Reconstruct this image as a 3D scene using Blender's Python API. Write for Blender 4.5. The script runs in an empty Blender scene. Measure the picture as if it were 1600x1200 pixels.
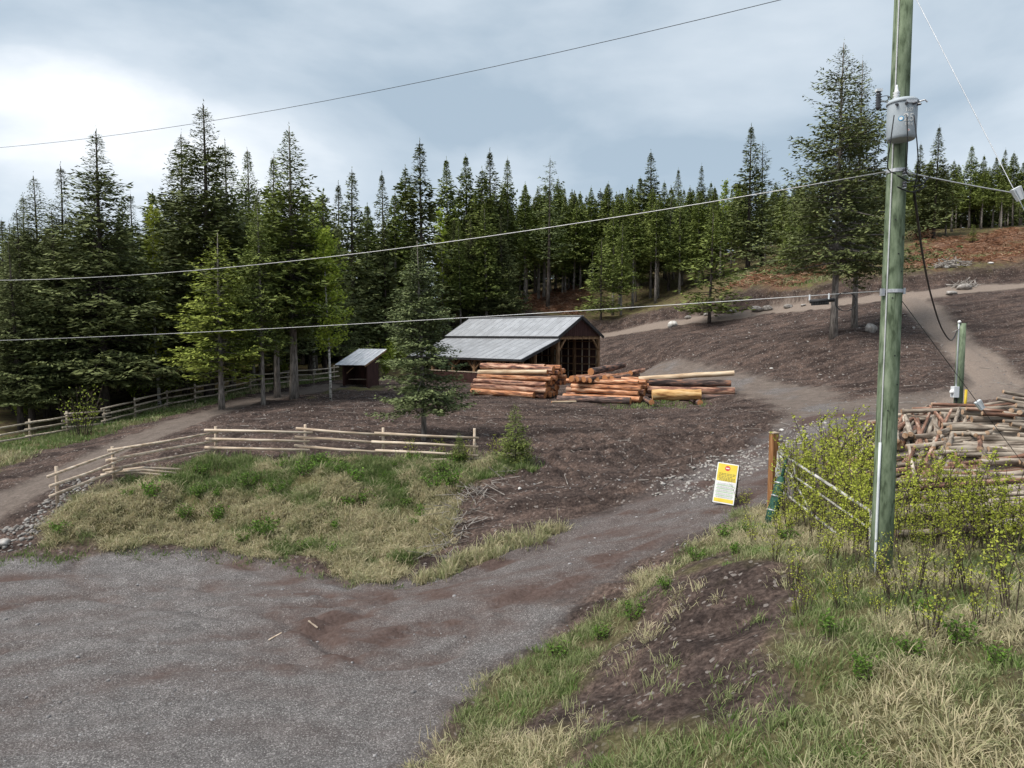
import bpy, math, random
import numpy as np
from mathutils import Vector, Matrix

R = math.radians
SC = bpy.context.scene
COL = SC.collection
random.seed(7)
RNG = np.random.default_rng(11)

# ------------------------------------------------------------------ camera, sky, sun, exposure
F = 1067.0                      # focal length in pixels of the 1600 wide photograph
CAMZ = 6.7
PITCH = math.atan(78.0 / F)
cam_d = bpy.data.cameras.new('camera')
cam_d.sensor_width = 36.0
cam_d.lens = F / 1600.0 * 36.0
cam_d.clip_start = 0.1
cam_d.clip_end = 9000
cam = bpy.data.objects.new('camera', cam_d)
COL.objects.link(cam)
cam.location = (0, 0, CAMZ)
cam.rotation_euler = (math.pi / 2 - PITCH, 0, 0)
SC.camera = cam

SUN_EL, SUN_AZ = R(54), R(-112)     # azimuth measured from +Y towards +X: left, a little behind the camera
sd = Vector((math.sin(SUN_AZ) * math.cos(SUN_EL), math.cos(SUN_AZ) * math.cos(SUN_EL), math.sin(SUN_EL)))
sun_l = bpy.data.lights.new('sun', 'SUN')
sun_l.energy = 3.2
sun_l.angle = R(32)
sun_l.color = (1.0, 0.945, 0.87)
sun = bpy.data.objects.new('sun', sun_l)
COL.objects.link(sun)
sun.rotation_euler = (-sd).to_track_quat('-Z', 'Y').to_euler()

world = bpy.data.worlds.new('World')
SC.world = world
world.use_nodes = True
wn, wl = world.node_tree.nodes, world.node_tree.links
wn.clear()
w_out = wn.new('ShaderNodeOutputWorld')
sky = wn.new('ShaderNodeTexSky')
sky.sky_type = 'NISHITA'
sky.sun_disc = False
sky.sun_elevation = SUN_EL
sky.sun_rotation = SUN_AZ
sky.altitude = 900
bg_sky = wn.new('ShaderNodeBackground')
bg_sky.inputs['Strength'].default_value = 0.08
wl.new(sky.outputs[0], bg_sky.inputs['Color'])
tc = wn.new('ShaderNodeTexCoord')
mp = wn.new('ShaderNodeMapping')
mp.inputs['Scale'].default_value = (1.0, 1.0, 2.3)
mp.inputs['Location'].default_value = (-7.037, 2.319, -2.40)
wl.new(tc.outputs['Generated'], mp.inputs['Vector'])
n1 = wn.new('ShaderNodeTexNoise')
n1.inputs['Scale'].default_value = 2.1
n1.inputs['Detail'].default_value = 7
n1.inputs['Roughness'].default_value = 0.5
n1.inputs['Distortion'].default_value = 0.25
wl.new(mp.outputs[0], n1.inputs['Vector'])
rp = wn.new('ShaderNodeValToRGB')          # how white the cloud is
rp.color_ramp.elements[0].position = 0.36
rp.color_ramp.elements[0].color = (0.31, 0.385, 0.455, 1)
rp.color_ramp.elements[1].position = 0.68
rp.color_ramp.elements[1].color = (0.78, 0.80, 0.82, 1)
e = rp.color_ramp.elements.new(0.54)
e.color = (0.49, 0.55, 0.605, 1)
wl.new(n1.outputs['Fac'], rp.inputs['Fac'])
bg_cloud = wn.new('ShaderNodeBackground')
bg_cloud.inputs['Strength'].default_value = 1.0
wl.new(rp.outputs[0], bg_cloud.inputs['Color'])
mixw = wn.new('ShaderNodeMixShader')
mixw.inputs[0].default_value = 0.88        # cloud cover
wl.new(bg_sky.outputs[0], mixw.inputs[1])
wl.new(bg_cloud.outputs[0], mixw.inputs[2])
wl.new(mixw.outputs[0], w_out.inputs['Surface'])

vs = SC.view_settings
vs.view_transform = 'Standard'
vs.look = 'None'
vs.exposure = 0.6
vs.gamma = 1.0
vs.use_curve_mapping = False
SC.render.engine = 'CYCLES'
SC.cycles.use_adaptive_sampling = True
SC.cycles.adaptive_threshold = 0.02
SC.cycles.max_bounces = 4
SC.cycles.diffuse_bounces = 2
SC.cycles.transmission_bounces = 2
SC.cycles.transparent_max_bounces = 4

# ------------------------------------------------------------------ pixel helpers (photograph -> place)
_c, _s = math.cos(PITCH), math.sin(PITCH)
def ray(px, py):
    cx, cy = (px - 800) / F, -(py - 600) / F
    return (cx, _c + _s * cy, -_s + _c * cy)
def P(px, py, Y):
    d = ray(px, py); t = Y / d[1]
    return Vector((d[0] * t, Y, CAMZ + d[2] * t))
def G(px, py, z):
    d = ray(px, py); t = (z - CAMZ) / d[2]
    return Vector((d[0] * t, d[1] * t, z))

# ------------------------------------------------------------------ noise
def _hash(ix, iy, seed):
    h = (ix.astype(np.int64) * 374761393 + iy.astype(np.int64) * 668265263 + seed * 1442695041) & 0xffffffff
    h = ((h ^ (h >> 13)) * 1274126177) & 0xffffffff
    h = (h ^ (h >> 16)) & 0xffffffff
    return h.astype(np.float64) / 4294967295.0
def vnoise(x, y, seed=0):
    x = np.asarray(x, float); y = np.asarray(y, float)
    x0 = np.floor(x); y0 = np.floor(y)
    fx = x - x0; fy = y - y0
    fx = fx * fx * (3 - 2 * fx); fy = fy * fy * (3 - 2 * fy)
    a = _hash(x0, y0, seed); b = _hash(x0 + 1, y0, seed)
    c = _hash(x0, y0 + 1, seed); d = _hash(x0 + 1, y0 + 1, seed)
    return (a + (b - a) * fx) * (1 - fy) + (c + (d - c) * fx) * fy
def fbm(x, y, seed=0, octs=4):
    s = 0; a = 0.5; t = 0
    for i in range(octs):
        s = s + a * vnoise(x * 2 ** i + 17.3 * i, y * 2 ** i - 9.1 * i, seed + i); t += a; a *= 0.5
    return s / t
def sstep(a, b, x):
    t = np.clip((x - a) / (b - a), 0, 1)
    return t * t * (3 - 2 * t)

# ------------------------------------------------------------------ terrain heights
CP = []
def cz(px, py, z): p = G(px, py, z); CP.append((p.x, p.y, p.z))
def cy(px, py, Y): p = P(px, py, Y); CP.append((p.x, p.y, p.z))
for a in [(0,870,0),(150,865,0),(300,860,0),(430,880,0),(150,1000,0),(300,1200,0),(0,1200,0),(500,1100,0),(560,915,.03),(700,1050,.08),(650,1200,0),
          (640,920,.1),(600,960,.1),(700,925,.35),(850,872,.8),(800,950,.45),(900,920,.8),(1000,818,1.25),(1030,880,1.25),(1130,780,1.75),(1200,740,2.2),(1280,682,2.7),(1300,657,3.15),
          (1100,848,1.5),(960,948,.75),(860,1003,.35),(770,1053,.1)]:
    cz(*a)
for a in [(1376,893,11.5),(1130,880,13),(1000,965,13.2),(1060,1040,10.4),(980,1060,11.4),(1160,905,12.0),(1200,1050,9.2),(1400,1050,8),(1600,1050,7.8),(1600,1200,6),(1200,1200,7),
          (900,1200,8.6),(780,1200,9.6),(1600,900,11.5),(1500,862,13.5),(1420,655,24),(1497,655,26),(1207,797,18),(1300,800,16),(1620,760,17),(1240,860,13.6),
          (93,790,22.3),(175,755,24),(335,716,26.6),(475,714,26.6),(597,716,26.3),(741,721,25.7),(300,737,25.0),(500,737,24.8),(700,742,24.4),(805,735,25.0),(770,800,21.6),(700,872,19.2),
          (900,815,20.5),(850,770,22.4),(1000,762,22.4),(1000,700,27.2),(1100,722,25.0),(1150,690,27.6),(900,700,27.6),(800,650,36),(600,640,38),(650,690,29.5),(400,660,33.5),(350,690,29),
          (800,622,47),(1100,631,43),(930,626,45),(935,590,60),(740,606,54),(560,605,52),(500,612,49),
          (0,780,24),(60,757,26),(200,690,32),(300,650,38.5),(400,624,45),(520,600,52),(0,740,30),(0,695,36),(150,667,41),(300,632,46),(450,604,54),(30,835,21.9),
          (1000,576,61),(1100,586,52),(1250,601,43),(1400,616,35),(1560,622,30),(1200,640,34),(1150,611,44),
          (1100,541,58),(1250,560,48),(1320,522,50),(1000,546,66),(1400,572,41),(1180,520,62),(1280,585,45),
          (945,525,80),(1060,508,74),(1200,491,69),(1370,471,63),(1440,464,62),(1600,450,60),(945,519,83),(1060,502,77),(1200,485,72),(1370,465,66),(1600,443,63),
          (1450,482,58),(1500,540,47),(1560,590,38),(1600,540,47),(1560,490,54),
          (1200,458,74),(1370,440,68),(1600,424,65),(1000,494,85),(1060,482,80),
          (1180,420,88),(1000,470,95),(900,445,110),(800,472,100),(740,478,95),(1270,400,95),(1450,388,90),(1600,360,95),(1400,410,84),(1550,392,86)]:
    cy(*a)
CP += [(-35,60,2.6),(-20,75,4.2),(-40,90,3.5),(-12,90,7),(-70,60,1),(-60,30,0),(-40,20,0),(-40,5,0),(-15,-10,0),(0,0,0),(12,0,2.6),(20,0,2.8),(30,15,2.8),(25,25,3.6),(40,40,8),
       (80,40,14),(80,80,21),(55,110,23),(30,125,20),(0,130,16),(-60,130,6),(90,140,26),(-130,50,0),(-130,150,4),(0,220,20),(100,250,28),(-120,260,8),(0,300,20),(130,0,10),(40,-30,4),(-40,-35,0),(140,150,28)]
CP = np.array(CP)
_CC = 1.6
def _phi(r2): return np.sqrt(r2 + _CC * _CC)
_n = len(CP)
_A = np.zeros((_n + 3, _n + 3))
_d2 = ((CP[:, None, :2] - CP[None, :, :2]) ** 2).sum(-1)
_A[:_n, :_n] = -_phi(_d2) + np.eye(_n) * 0.25
_A[:_n, _n] = 1; _A[:_n, _n + 1:] = CP[:, :2]
_A[_n, :_n] = 1; _A[_n + 1:, :_n] = CP[:, :2].T
_W = np.linalg.solve(_A, np.concatenate([CP[:, 2], np.zeros(3)]))
def base_height(x, y):
    x = np.clip(np.asarray(x, float), -160, 160); y = np.clip(np.asarray(y, float), -45, 300)
    sh = x.shape; x = x.ravel(); y = y.ravel()
    out = np.empty_like(x)
    for i in range(0, len(x), 20000):
        xs, ys = x[i:i + 20000], y[i:i + 20000]
        r2 = (xs[:, None] - CP[None, :, 0]) ** 2 + (ys[:, None] - CP[None, :, 1]) ** 2
        out[i:i + 20000] = -_phi(r2) @ _W[:_n] + _W[_n] + _W[_n + 1] * xs + _W[_n + 2] * ys
    return out.reshape(sh)
def hit(px, py, fn=base_height, y0=3.0, y1=160.0):
    d = ray(px, py)
    Y = np.concatenate([np.arange(y0, 40, 0.1), np.arange(40, y1, 0.4)])
    t = Y / d[1]
    g = fn(d[0] * t, Y) - (CAMZ + d[2] * t)
    k = np.argmax(g > 0)
    if not (g > 0).any(): k = len(Y) - 1
    if k > 0 and g[k] > 0:
        a = -g[k - 1] / (g[k] - g[k - 1] + 1e-12)
        yy = Y[k - 1] + (Y[k] - Y[k - 1]) * a
    else: yy = Y[k]
    return Vector((d[0] * yy / d[1], yy, CAMZ + d[2] * yy / d[1]))
def W2(pts): return np.array([tuple(hit(*p)[:2]) for p in pts])

def polydist(x, y, pl):
    best = np.full(np.shape(x), 1e9)
    for i in range(len(pl) - 1):
        ax, ay = pl[i]; bx, by = pl[i + 1]
        dx, dy = bx - ax, by - ay
        t = np.clip(((x - ax) * dx + (y - ay) * dy) / (dx * dx + dy * dy + 1e-9), 0, 1)
        best = np.minimum(best, np.hypot(x - ax - t * dx, y - ay - t * dy))
    return best
def polyin(x, y, pl):
    ins = np.zeros(np.shape(x), bool)
    n = len(pl)
    for i in range(n):
        ax, ay = pl[i]; bx, by = pl[(i + 1) % n]
        c = ((ay > y) != (by > y)) & (x < (bx - ax) * (y - ay) / (by - ay + 1e-12) + ax)
        ins ^= c
    return ins
def sdf(x, y, pl):                     # positive inside
    d = polydist(x, y, np.vstack([pl, pl[:1]]))
    return np.where(polyin(x, y, pl), d, -d)

DRIVE = W2([(560,985),(640,950),(760,915),(880,868),(1000,825),(1110,785),(1190,735),(1260,690),(1310,655)])
LANE = W2([(1310,655),(1380,630),(1500,618),(1640,612)])
LANE2 = W2([(1310,655),(1240,615),(1100,590),(1000,578),(940,575)])
TRACK = W2([(-60,812),(0,785),(60,760),(130,725),(210,690),(310,650),(410,622),(520,602)])
UPROAD = W2([(930,525),(1000,514),(1060,505),(1130,497),(1200,488),(1290,478),(1370,468),(1440,461),(1600,447)])
UPROAD = np.vstack([[UPROAD[0] + [-14, 9]], UPROAD, [UPROAD[-1] + [16, -1]]])
CROSS = W2([(1420,466),(1450,490),(1490,530),(1540,575),(1560,600),(1500,622)])
LOT = np.vstack([W2([(-200,880),(0,868),(150,860),(300,853),(400,868),(480,886),(560,915),(640,905),(760,900),(900,945),(860,1003),(770,1053),(640,1200)]), [[-3.5,2],[-60,2],[-60,20]]])
BANK = W2([(62,832),(112,788),(172,757),(330,722),(600,720),(800,720),(832,738),(722,762),(690,850),(612,908),(560,905),(480,880),(300,850),(80,852)])
VERGE = np.vstack([W2([(1105,848),(1165,798),(1240,785),(1420,770),(1640,780),(1640,1190)]), [[9,2],[-2,2]], W2([(660,1200),(772,1053),(862,1003),(962,945)])])
BARE = W2([(1115,868),(1235,885),(1270,985),(1255,1110),(960,1190),(790,1150),(975,955)])
STRIP = W2([(-150,790),(0,735),(90,700),(170,678),(250,655),(330,633),(420,612),(520,593),(520,585),(400,600),(200,640),(0,690),(-150,720)])
STRIP2 = W2([(470,628),(520,612),(600,612),(600,604),(520,604)])
SLASH1 = W2([(745,490),(800,468),(925,440),(925,470),(900,500),(740,505)])
SLASH2 = np.vstack([W2([(1120,470),(1180,425),(1280,400),(1300,440),(1240,462)])])
SLASH3 = W2([(1400,430),(1430,380),(1640,352),(1640,425),(1500,432)])

LR = [W2([(-20,905),(200,898),(400,928),(560,930),(700,900)]), W2([(60,965),(350,945),(560,945),(760,902)]), W2([(-20,1060),(300,1000),(600,965),(820,880)]), W2([(200,880),(330,872),(450,905),(640,985)])]
YT = [W2([(300,700),(500,672),(700,662),(900,668),(1080,700),(1180,720)]), W2([(420,650),(600,648),(760,668),(900,705),(980,760)]), W2([(700,640),(900,648),(1100,665),(1240,690)]),
      W2([(860,735),(1000,690),(1150,660),(1300,640)]), W2([(1160,560),(1300,575),(1420,590)]), W2([(1000,560),(1150,530),(1280,540)])]
def masks(x, y):
    jit = (fbm(x * 1.3, y * 1.3, 5) - .5) * 1.6
    jit2 = (fbm(x * .35, y * .35, 9) - .5) * 2
    m = {}
    drv = sstep(0, 1.0, 2.5 - polydist(x, y, DRIVE) + jit * .6)
    m['lot'] = sstep(-.15, .5, sdf(x, y, LOT) + jit * .5)
    m['drive'] = drv
    m['track'] = np.maximum.reduce([sstep(0, .8, 1.75 - polydist(x, y, TRACK) + jit * .5), sstep(0, 1., 1.9 - polydist(x, y, CROSS) + jit * .5),
                                    sstep(0, 1.6, 3.2 - polydist(x, y, LANE) + jit), sstep(0, 1.6, 2.6 - polydist(x, y, LANE2) + jit)])
    m['up'] = sstep(0, .6, 1.7 - polydist(x, y, UPROAD) + jit * .3)
    m['cross'] = sstep(0, .6, 1.5 - polydist(x, y, CROSS) + jit * .4)
    m['bank'] = sstep(-.3, .5, sdf(x, y, BANK) + jit * .7)
    m['verge'] = sstep(-.2, .5, sdf(x, y, VERGE) + jit * .5) 
    m['bare'] = sstep(-.3, .6, sdf(x, y, BARE) + jit * 1.3)
    m['strip'] = np.maximum(sstep(-.3, .8, sdf(x, y, STRIP) + jit), sstep(-.3, .6, sdf(x, y, STRIP2) + jit))
    hill = sstep(2.6, 4.6, -polydist(x, y, UPROAD) * 0 + (y - np.interp(x, UPROAD[:, 0], UPROAD[:, 1])) + jit * .5) * (x > -12)
    left = sstep(-.5, 1.5, (y - np.interp(x, W2FL[:, 0], W2FL[:, 1])) + jit) * (1 - sstep(-12, -4, x - (y - 60) * .4))
    m['forest'] = np.clip(np.maximum(hill, left), 0, 1)
    sl = np.maximum.reduce([sdf(x, y, SLASH1), sdf(x, y, SLASH2), sdf(x, y, SLASH3)])
    m['slash'] = sstep(-1.5, 2.0, sl - .8 + jit2 * 6 + jit)
    return m
W2FL = W2([(-300,760),(-40,705),(0,697),(47,690),(105,678),(165,667),(212,655),(262,641),(305,632),(345,622),(392,614),(450,604),(520,595)])
W2FL = np.vstack([W2FL, [[W2FL[-1][0] + 5, W2FL[-1][1] + 4], [-4, 80], [0, 300]]])

def height(x, y):
    x = np.asarray(x, float); y = np.asarray(y, float)
    z = base_height(x, y)
    fade = 1 - sstep(90, 140, np.abs(y))
    m = masks(x, y)
    dirt = np.clip(1 - m['lot'] - m['drive'] - m['track'] - m['forest'] - m['up'], 0, 1)
    z = z + (fbm(x * .45, y * .45, 21) - .5) * .32 * fade * (1 - .8 * np.clip(m['lot'] + m['drive'] + m['track'] + m['up'], 0, 1))
    # furrows left by the dozer, curving across the yard
    w = y + 0.06 * x + 1.1 * np.sin(x * .11) + (fbm(x * .2, y * .2, 33) - .5) * 2.2
    fur = fbm(x * .16, w * 2.1, 41, 3) - .5
    fur = np.sign(fur) * np.abs(fur * 2) ** .8 * .5
    z = z + fur * .40 * dirt * (1 - m['bank']) * (1 - m['verge']) * fade
    z = z + (fbm(x * 3.1, y * 3.1, 55, 3) - .5) * .13 * dirt * fade
    for pl in YT:
        d = polydist(x, y, pl); wob = (fbm(x * .4, y * .4, 62) - .5) * .4
        for o_ in (.75, 1.35):
            e_ = np.abs(d - o_ + wob)
            z = z - dirt * (.11 * np.exp(-(e_ / .20) ** 2) - .06 * np.exp(-((e_ - .36) / .13) ** 2)) * sstep(.3, .5, fbm(x * .3, y * .3, 64))
    su = y - np.interp(x, UPROAD[:, 0], UPROAD[:, 1])
    z = z + (x > -10) * 1.1 * sstep(2.3, 2.9, su + (fbm(x * .5, y * .5, 58) - .5) * .8) * (1 - sstep(4, 11, su))
    # wheel ruts
    d = polydist(x, y, DRIVE)
    wob = (fbm(x * .5, y * .5, 61) - .5) * .5
    z = z - m['drive'] * (.13 * np.exp(-((d - .95 + wob) / .20) ** 2) - .06 * np.exp(-((d - 1.32 + wob) / .12) ** 2) + .10 * np.exp(-((d - 1.75 + wob) / .13) ** 2)) * sstep(.25, .5, fbm(x * .35, y * .35, 67))
    d = polydist(x, y, TRACK)
    z = z - m['track'] * .05 * np.exp(-((d - .8 + wob * .5) / .25) ** 2)
    d = polydist(x, y, CROSS)
    z = z - m['track'] * .20 * (np.exp(-((d - .9 + wob * .6) / .3) ** 2) + .6 * np.exp(-((d - 1.9 + wob * .6) / .25) ** 2))
    z = z + (fbm(x * .9, y * 2.2, 71, 4) - .5) * .10 * m['lot']
    for pl in LR:
        d = polydist(x, y, pl)
        for o_ in (.0, 1.5):
            e_ = np.abs(d - o_ + wob * .5)
            z = z - m['lot'] * (.075 * np.exp(-(e_ / .16) ** 2) - .045 * np.exp(-((e_ - .30) / .11) ** 2)) * sstep(.34, .52, fbm(x * .45, y * .45, 66))
    z = z + m['bank'] * ((fbm(x * 1.2, y * 1.2, 77) - .5) * .5 + (fbm(x * .5, y * .5, 79, 2) - .5) * .5) + m['verge'] * (fbm(x * 1.1, y * 1.1, 78) - .5) * .3
    z = z + m['slash'] * (fbm(x * .7, y * .7, 81) - .5) * .9 + m['forest'] * (fbm(x * .3, y * .3, 82) - .5) * .5 * fade
    return z
_P0 = height
def height(x, y):
    x = np.asarray(x, float); y = np.asarray(y, float); z = _P0(x, y)
    RPx, RPy = 110 / F * 62, 62.0; b_ = math.radians(42)
    l = (x - RPx) * -math.cos(b_) + (y - RPy) * math.sin(b_); w = (x - RPx) * -math.sin(b_) + (y - RPy) * -math.cos(b_)
    d = np.maximum.reduce([-.5 - l, l - 14.5, -3.4 - w, w - 9.0])
    k = 1 - sstep(.5, 6.5, d)
    return z * (1 - k) + (2.42 + .0 * z + (fbm(x * 2, y * 2, 99) - .5) * .08) * k
def H(x, y): return float(height(np.array([x]), np.array([y]))[0])
def gp(px, py): 
    p = hit(px, py); p.z = H(p.x, p.y); return p

# ------------------------------------------------------------------ material helpers
def mat(name, rough=0.85, spec=0.3):
    m = bpy.data.materials.new(name); m.use_nodes = True
    nt = m.node_tree; b = nt.nodes['Principled BSDF']
    b.inputs['Roughness'].default_value = rough
    b.inputs['Specular IOR Level'].default_value = spec
    return m, nt.nodes, nt.links, b
def N(ns, t, **kw):
    n = ns.new('ShaderNode' + t)
    for k, v in kw.items():
        if k in n.inputs: n.inputs[k].default_value = v
        else: setattr(n, k, v)
    return n
def ramp(ns, stops):
    r = ns.new('ShaderNodeValToRGB'); cr = r.color_ramp
    cr.elements[0].position = stops[0][0]; cr.elements[0].color = (*stops[0][1], 1)
    cr.elements[1].position = stops[-1][0]; cr.elements[1].color = (*stops[-1][1], 1)
    for p, c in stops[1:-1]:
        e = cr.elements.new(p); e.color = (*c, 1)
    return r
def mixc(ns, ls, fac, a, b, mode='MIX'):
    n = ns.new('ShaderNodeMix'); n.data_type = 'RGBA'; n.blend_type = mode
    for i, v in ((0, fac), (6, a), (7, b)):
        if isinstance(v, bpy.types.NodeSocket): ls.new(v, n.inputs[i])
        elif i == 0: n.inputs[0].default_value = v
        else: n.inputs[i].default_value = (*v, 1)
    return n.outputs[2]
def bump(ns, ls, b, h, strength=.5, dist=.02):
    n = ns.new('ShaderNodeBump'); n.inputs['Strength'].default_value = strength; n.inputs['Distance'].default_value = dist
    ls.new(h, n.inputs['Height']); ls.new(n.outputs[0], b.inputs['Normal'])
def simple(name, stops, scale=4., rough=.8, spec=.3, stretch=(1, 1, 1), detail=5, bmp=0.3, bdist=.01, metal=0., vary=0., tight=.62):
    m, ns, ls, b = mat(name, rough, spec)
    tcn = ns.new('ShaderNodeTexCoord'); mpn = ns.new('ShaderNodeMapping'); mpn.inputs['Scale'].default_value = stretch
    src = tcn.outputs['Object']
    if vary:
        oi0 = ns.new('ShaderNodeObjectInfo'); ml = ns.new('ShaderNodeVectorMath'); ml.operation = 'MULTIPLY_ADD'
        ml.inputs[1].default_value = (37, 53, 71); ls.new(oi0.outputs['Random'], ml.inputs[0]); ls.new(src, ml.inputs[2]); src = ml.outputs[0]
    ls.new(src, mpn.inputs['Vector'])
    no = N(ns, 'TexNoise', Scale=scale, Detail=detail, Roughness=.6); ls.new(mpn.outputs[0], no.inputs['Vector'])
    r = ramp(ns, [(.5 + (p - .5) * tight, cc) for p, cc in stops]); ls.new(no.outputs['Fac'], r.inputs['Fac'])
    c = r.outputs[0]
    if vary:
        oi = ns.new('ShaderNodeObjectInfo'); hs = ns.new('ShaderNodeHueSaturation')
        mr = N(ns, 'MapRange'); mr.inputs[3].default_value = 1 - vary; mr.inputs[4].default_value = 1 + vary
        ls.new(oi.outputs['Random'], mr.inputs[0]); ls.new(mr.outputs[0], hs.inputs['Value']); ls.new(c, hs.inputs['Color']); c = hs.outputs[0]
    ls.new(c, b.inputs['Base Color'])
    b.inputs['Metallic'].default_value = metal
    if bmp: bump(ns, ls, b, no.outputs['Fac'], bmp, bdist)
    return m

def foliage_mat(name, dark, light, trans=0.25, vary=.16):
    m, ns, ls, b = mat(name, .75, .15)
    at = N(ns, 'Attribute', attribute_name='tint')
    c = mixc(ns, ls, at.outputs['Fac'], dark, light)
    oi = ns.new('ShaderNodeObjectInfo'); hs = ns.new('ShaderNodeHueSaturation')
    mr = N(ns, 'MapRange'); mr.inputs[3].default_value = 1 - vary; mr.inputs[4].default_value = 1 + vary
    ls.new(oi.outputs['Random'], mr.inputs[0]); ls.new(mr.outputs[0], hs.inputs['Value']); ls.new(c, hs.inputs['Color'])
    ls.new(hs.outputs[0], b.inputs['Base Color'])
    if trans:
        tr = ns.new('ShaderNodeBsdfTranslucent'); ls.new(hs.outputs[0], tr.inputs['Color'])
        mx = ns.new('ShaderNodeMixShader'); mx.inputs[0].default_value = trans
        ls.new(b.outputs[0], mx.inputs[1]); ls.new(tr.outputs[0], mx.inputs[2])
        ls.new(mx.outputs[0], ns['Material Output'].inputs['Surface'])
    return m

def ground_mat():
    m, ns, ls, b = mat('ground', .95, .12)
    tcn = ns.new('ShaderNodeTexCoord'); co = tcn.outputs['Object']
    def noise(s, d=6, r=.6):
        n = N(ns, 'TexNoise', Scale=s, Detail=d, Roughness=r); ls.new(co, n.inputs['Vector']); return n.outputs['Fac']
    def vor(s):
        n = N(ns, 'TexVoronoi', Scale=s); ls.new(co, n.inputs['Vector']); return n
    nbig, nmid, nfine, nx = noise(.35), noise(2.2), noise(11, 8, .7), noise(45, 4, .7)
    v = vor(16); v2 = vor(52)
    def rnd(vn):
        s = ns.new('ShaderNodeSeparateColor'); ls.new(vn.outputs['Color'], s.inputs[0]); return s.outputs[0]
    r1, r2 = rnd(v), rnd(v2)
    # dark tilled soil
    d0 = ramp(ns, [(.34, (.027, .0205, .0185)), (.5, (.067, .051, .045)), (.66, (.128, .101, .089))]); ls.new(nfine, d0.inputs[0])
    d1 = ramp(ns, [(.3, (.72, .72, .74)), (.7, (1.22, 1.16, 1.12))]); ls.new(nmid, d1.inputs[0])
    dirt = mixc(ns, ls, 1.0, d0.outputs[0], d1.outputs[0], 'MULTIPLY')
    smp = ns.new('ShaderNodeMapping'); smp.inputs['Scale'].default_value = (.16, 1.1, 1); smp.inputs['Rotation'].default_value = (0, 0, .06); ls.new(co, smp.inputs['Vector'])
    sn = N(ns, 'TexNoise', Scale=1.6, Detail=7, Roughness=.62); ls.new(smp.outputs[0], sn.inputs['Vector'])
    sr = ramp(ns, [(.38, (.52, .50, .50)), (.5, (1, .98, .97)), (.61, (1.6, 1.52, 1.45))]); ls.new(sn.outputs['Fac'], sr.inputs[0])
    dirt = mixc(ns, ls, .85, dirt, mixc(ns, ls, 1.0, dirt, sr.outputs[0], 'MULTIPLY'))
    st = ramp(ns, [(.965, (0, 0, 0)), (.975, (1, 1, 1))]); ls.new(r1, st.inputs[0])
    dirt = mixc(ns, ls, st.outputs[0], dirt, (.20, .175, .16))
    # crushed gravel: per stone colour
    g0 = ramp(ns, [(0, (.088, .081, .079)), (.45, (.136, .128, .126)), (.85, (.205, .196, .193)), (1, (.36, .345, .335))]); ls.new(r2, g0.inputs[0])
    g1 = ramp(ns, [(.34, (.80, .79, .79)), (.5, (.96, .95, .95)), (.66, (1.14, 1.13, 1.13))]); ls.new(nmid, g1.inputs[0])
    grav = mixc(ns, ls, 1.0, g0.outputs[0], g1.outputs[0], 'MULTIPLY')
    mud = ramp(ns, [(.3, (.068, .045, .039)), (.7, (.140, .101, .089))]); ls.new(nfine, mud.inputs[0])
    mmp = ns.new('ShaderNodeMapping'); mmp.inputs['Scale'].default_value = (.45, 1.5, 1); mmp.inputs['Rotation'].default_value = (0, 0, -.5); ls.new(co, mmp.inputs['Vector'])
    mn = N(ns, 'TexNoise', Scale=.8, Detail=7, Roughness=.62); ls.new(mmp.outputs[0], mn.inputs['Vector'])
    mf = ramp(ns, [(.45, (0, 0, 0)), (.60, (1, 1, 1))]); ls.new(mn.outputs['Fac'], mf.inputs[0])
    am = N(ns, 'Attribute', attribute_name='mask_a'); ma = ns.new('ShaderNodeMath'); ma.operation = 'MULTIPLY_ADD'; ma.inputs[1].default_value = .65; ma.inputs[2].default_value = .5; ls.new(mf.outputs[0], ma.inputs[0])
    mb_ = ns.new('ShaderNodeMath'); mb_.operation = 'MULTIPLY'; ls.new(ma.outputs[0], mb_.inputs[0]); ls.new(am.outputs['Alpha'], mb_.inputs[1])
    mm_ = ns.new('ShaderNodeMath'); mm_.operation = 'MULTIPLY_ADD'; mm_.use_clamp = True; mm_.inputs[1].default_value = .22; ls.new(mf.outputs[0], mm_.inputs[0]); ls.new(mb_.outputs[0], mm_.inputs[2])
    grav = mixc(ns, ls, mm_.outputs[0], grav, mud.outputs[0])
    # compacted track
    t0 = ramp(ns, [(.25, (.10, .080, .068)), (.55, (.168, .139, .120)), (.8, (.25, .215, .19))]); ls.new(nfine, t0.inputs[0])
    trk = mixc(ns, ls, 1.0, t0.outputs[0], g1.outputs[0], 'MULTIPLY')
    # soil under grass, forest floor, orange slash
    gs = ramp(ns, [(.3, (.055, .050, .026)), (.5, (.11, .10, .045)), (.7, (.19, .165, .095))]); ls.new(nfine, gs.inputs[0])
    ff = ramp(ns, [(.32, (.045, .034, .022)), (.47, (.10, .075, .043)), (.58, (.13, .115, .05)), (.66, (.09, .11, .03)), (.78, (.17, .15, .07))]); ls.new(nmid, ff.inputs[0])
    sl = ramp(ns, [(.28, (.045, .030, .022)), (.5, (.135, .075, .05)), (.70, (.29, .17, .115))]); ls.new(nfine, sl.inputs[0])
    a = N(ns, 'Attribute', attribute_name='mask_a'); b2 = N(ns, 'Attribute', attribute_name='mask_b')
    sa = ns.new('ShaderNodeSeparateColor'); ls.new(a.outputs['Color'], sa.inputs[0])
    sb = ns.new('ShaderNodeSeparateColor'); ls.new(b2.outputs['Color'], sb.inputs[0])
    c = mixc(ns, ls, sb.outputs[1], dirt, ff.outputs[0])
    c = mixc(ns, ls, sb.outputs[2], c, sl.outputs[0])
    c = mixc(ns, ls, sb.outputs[0], c, gs.outputs[0])
    c = mixc(ns, ls, sa.outputs[1], c, trk)
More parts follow.
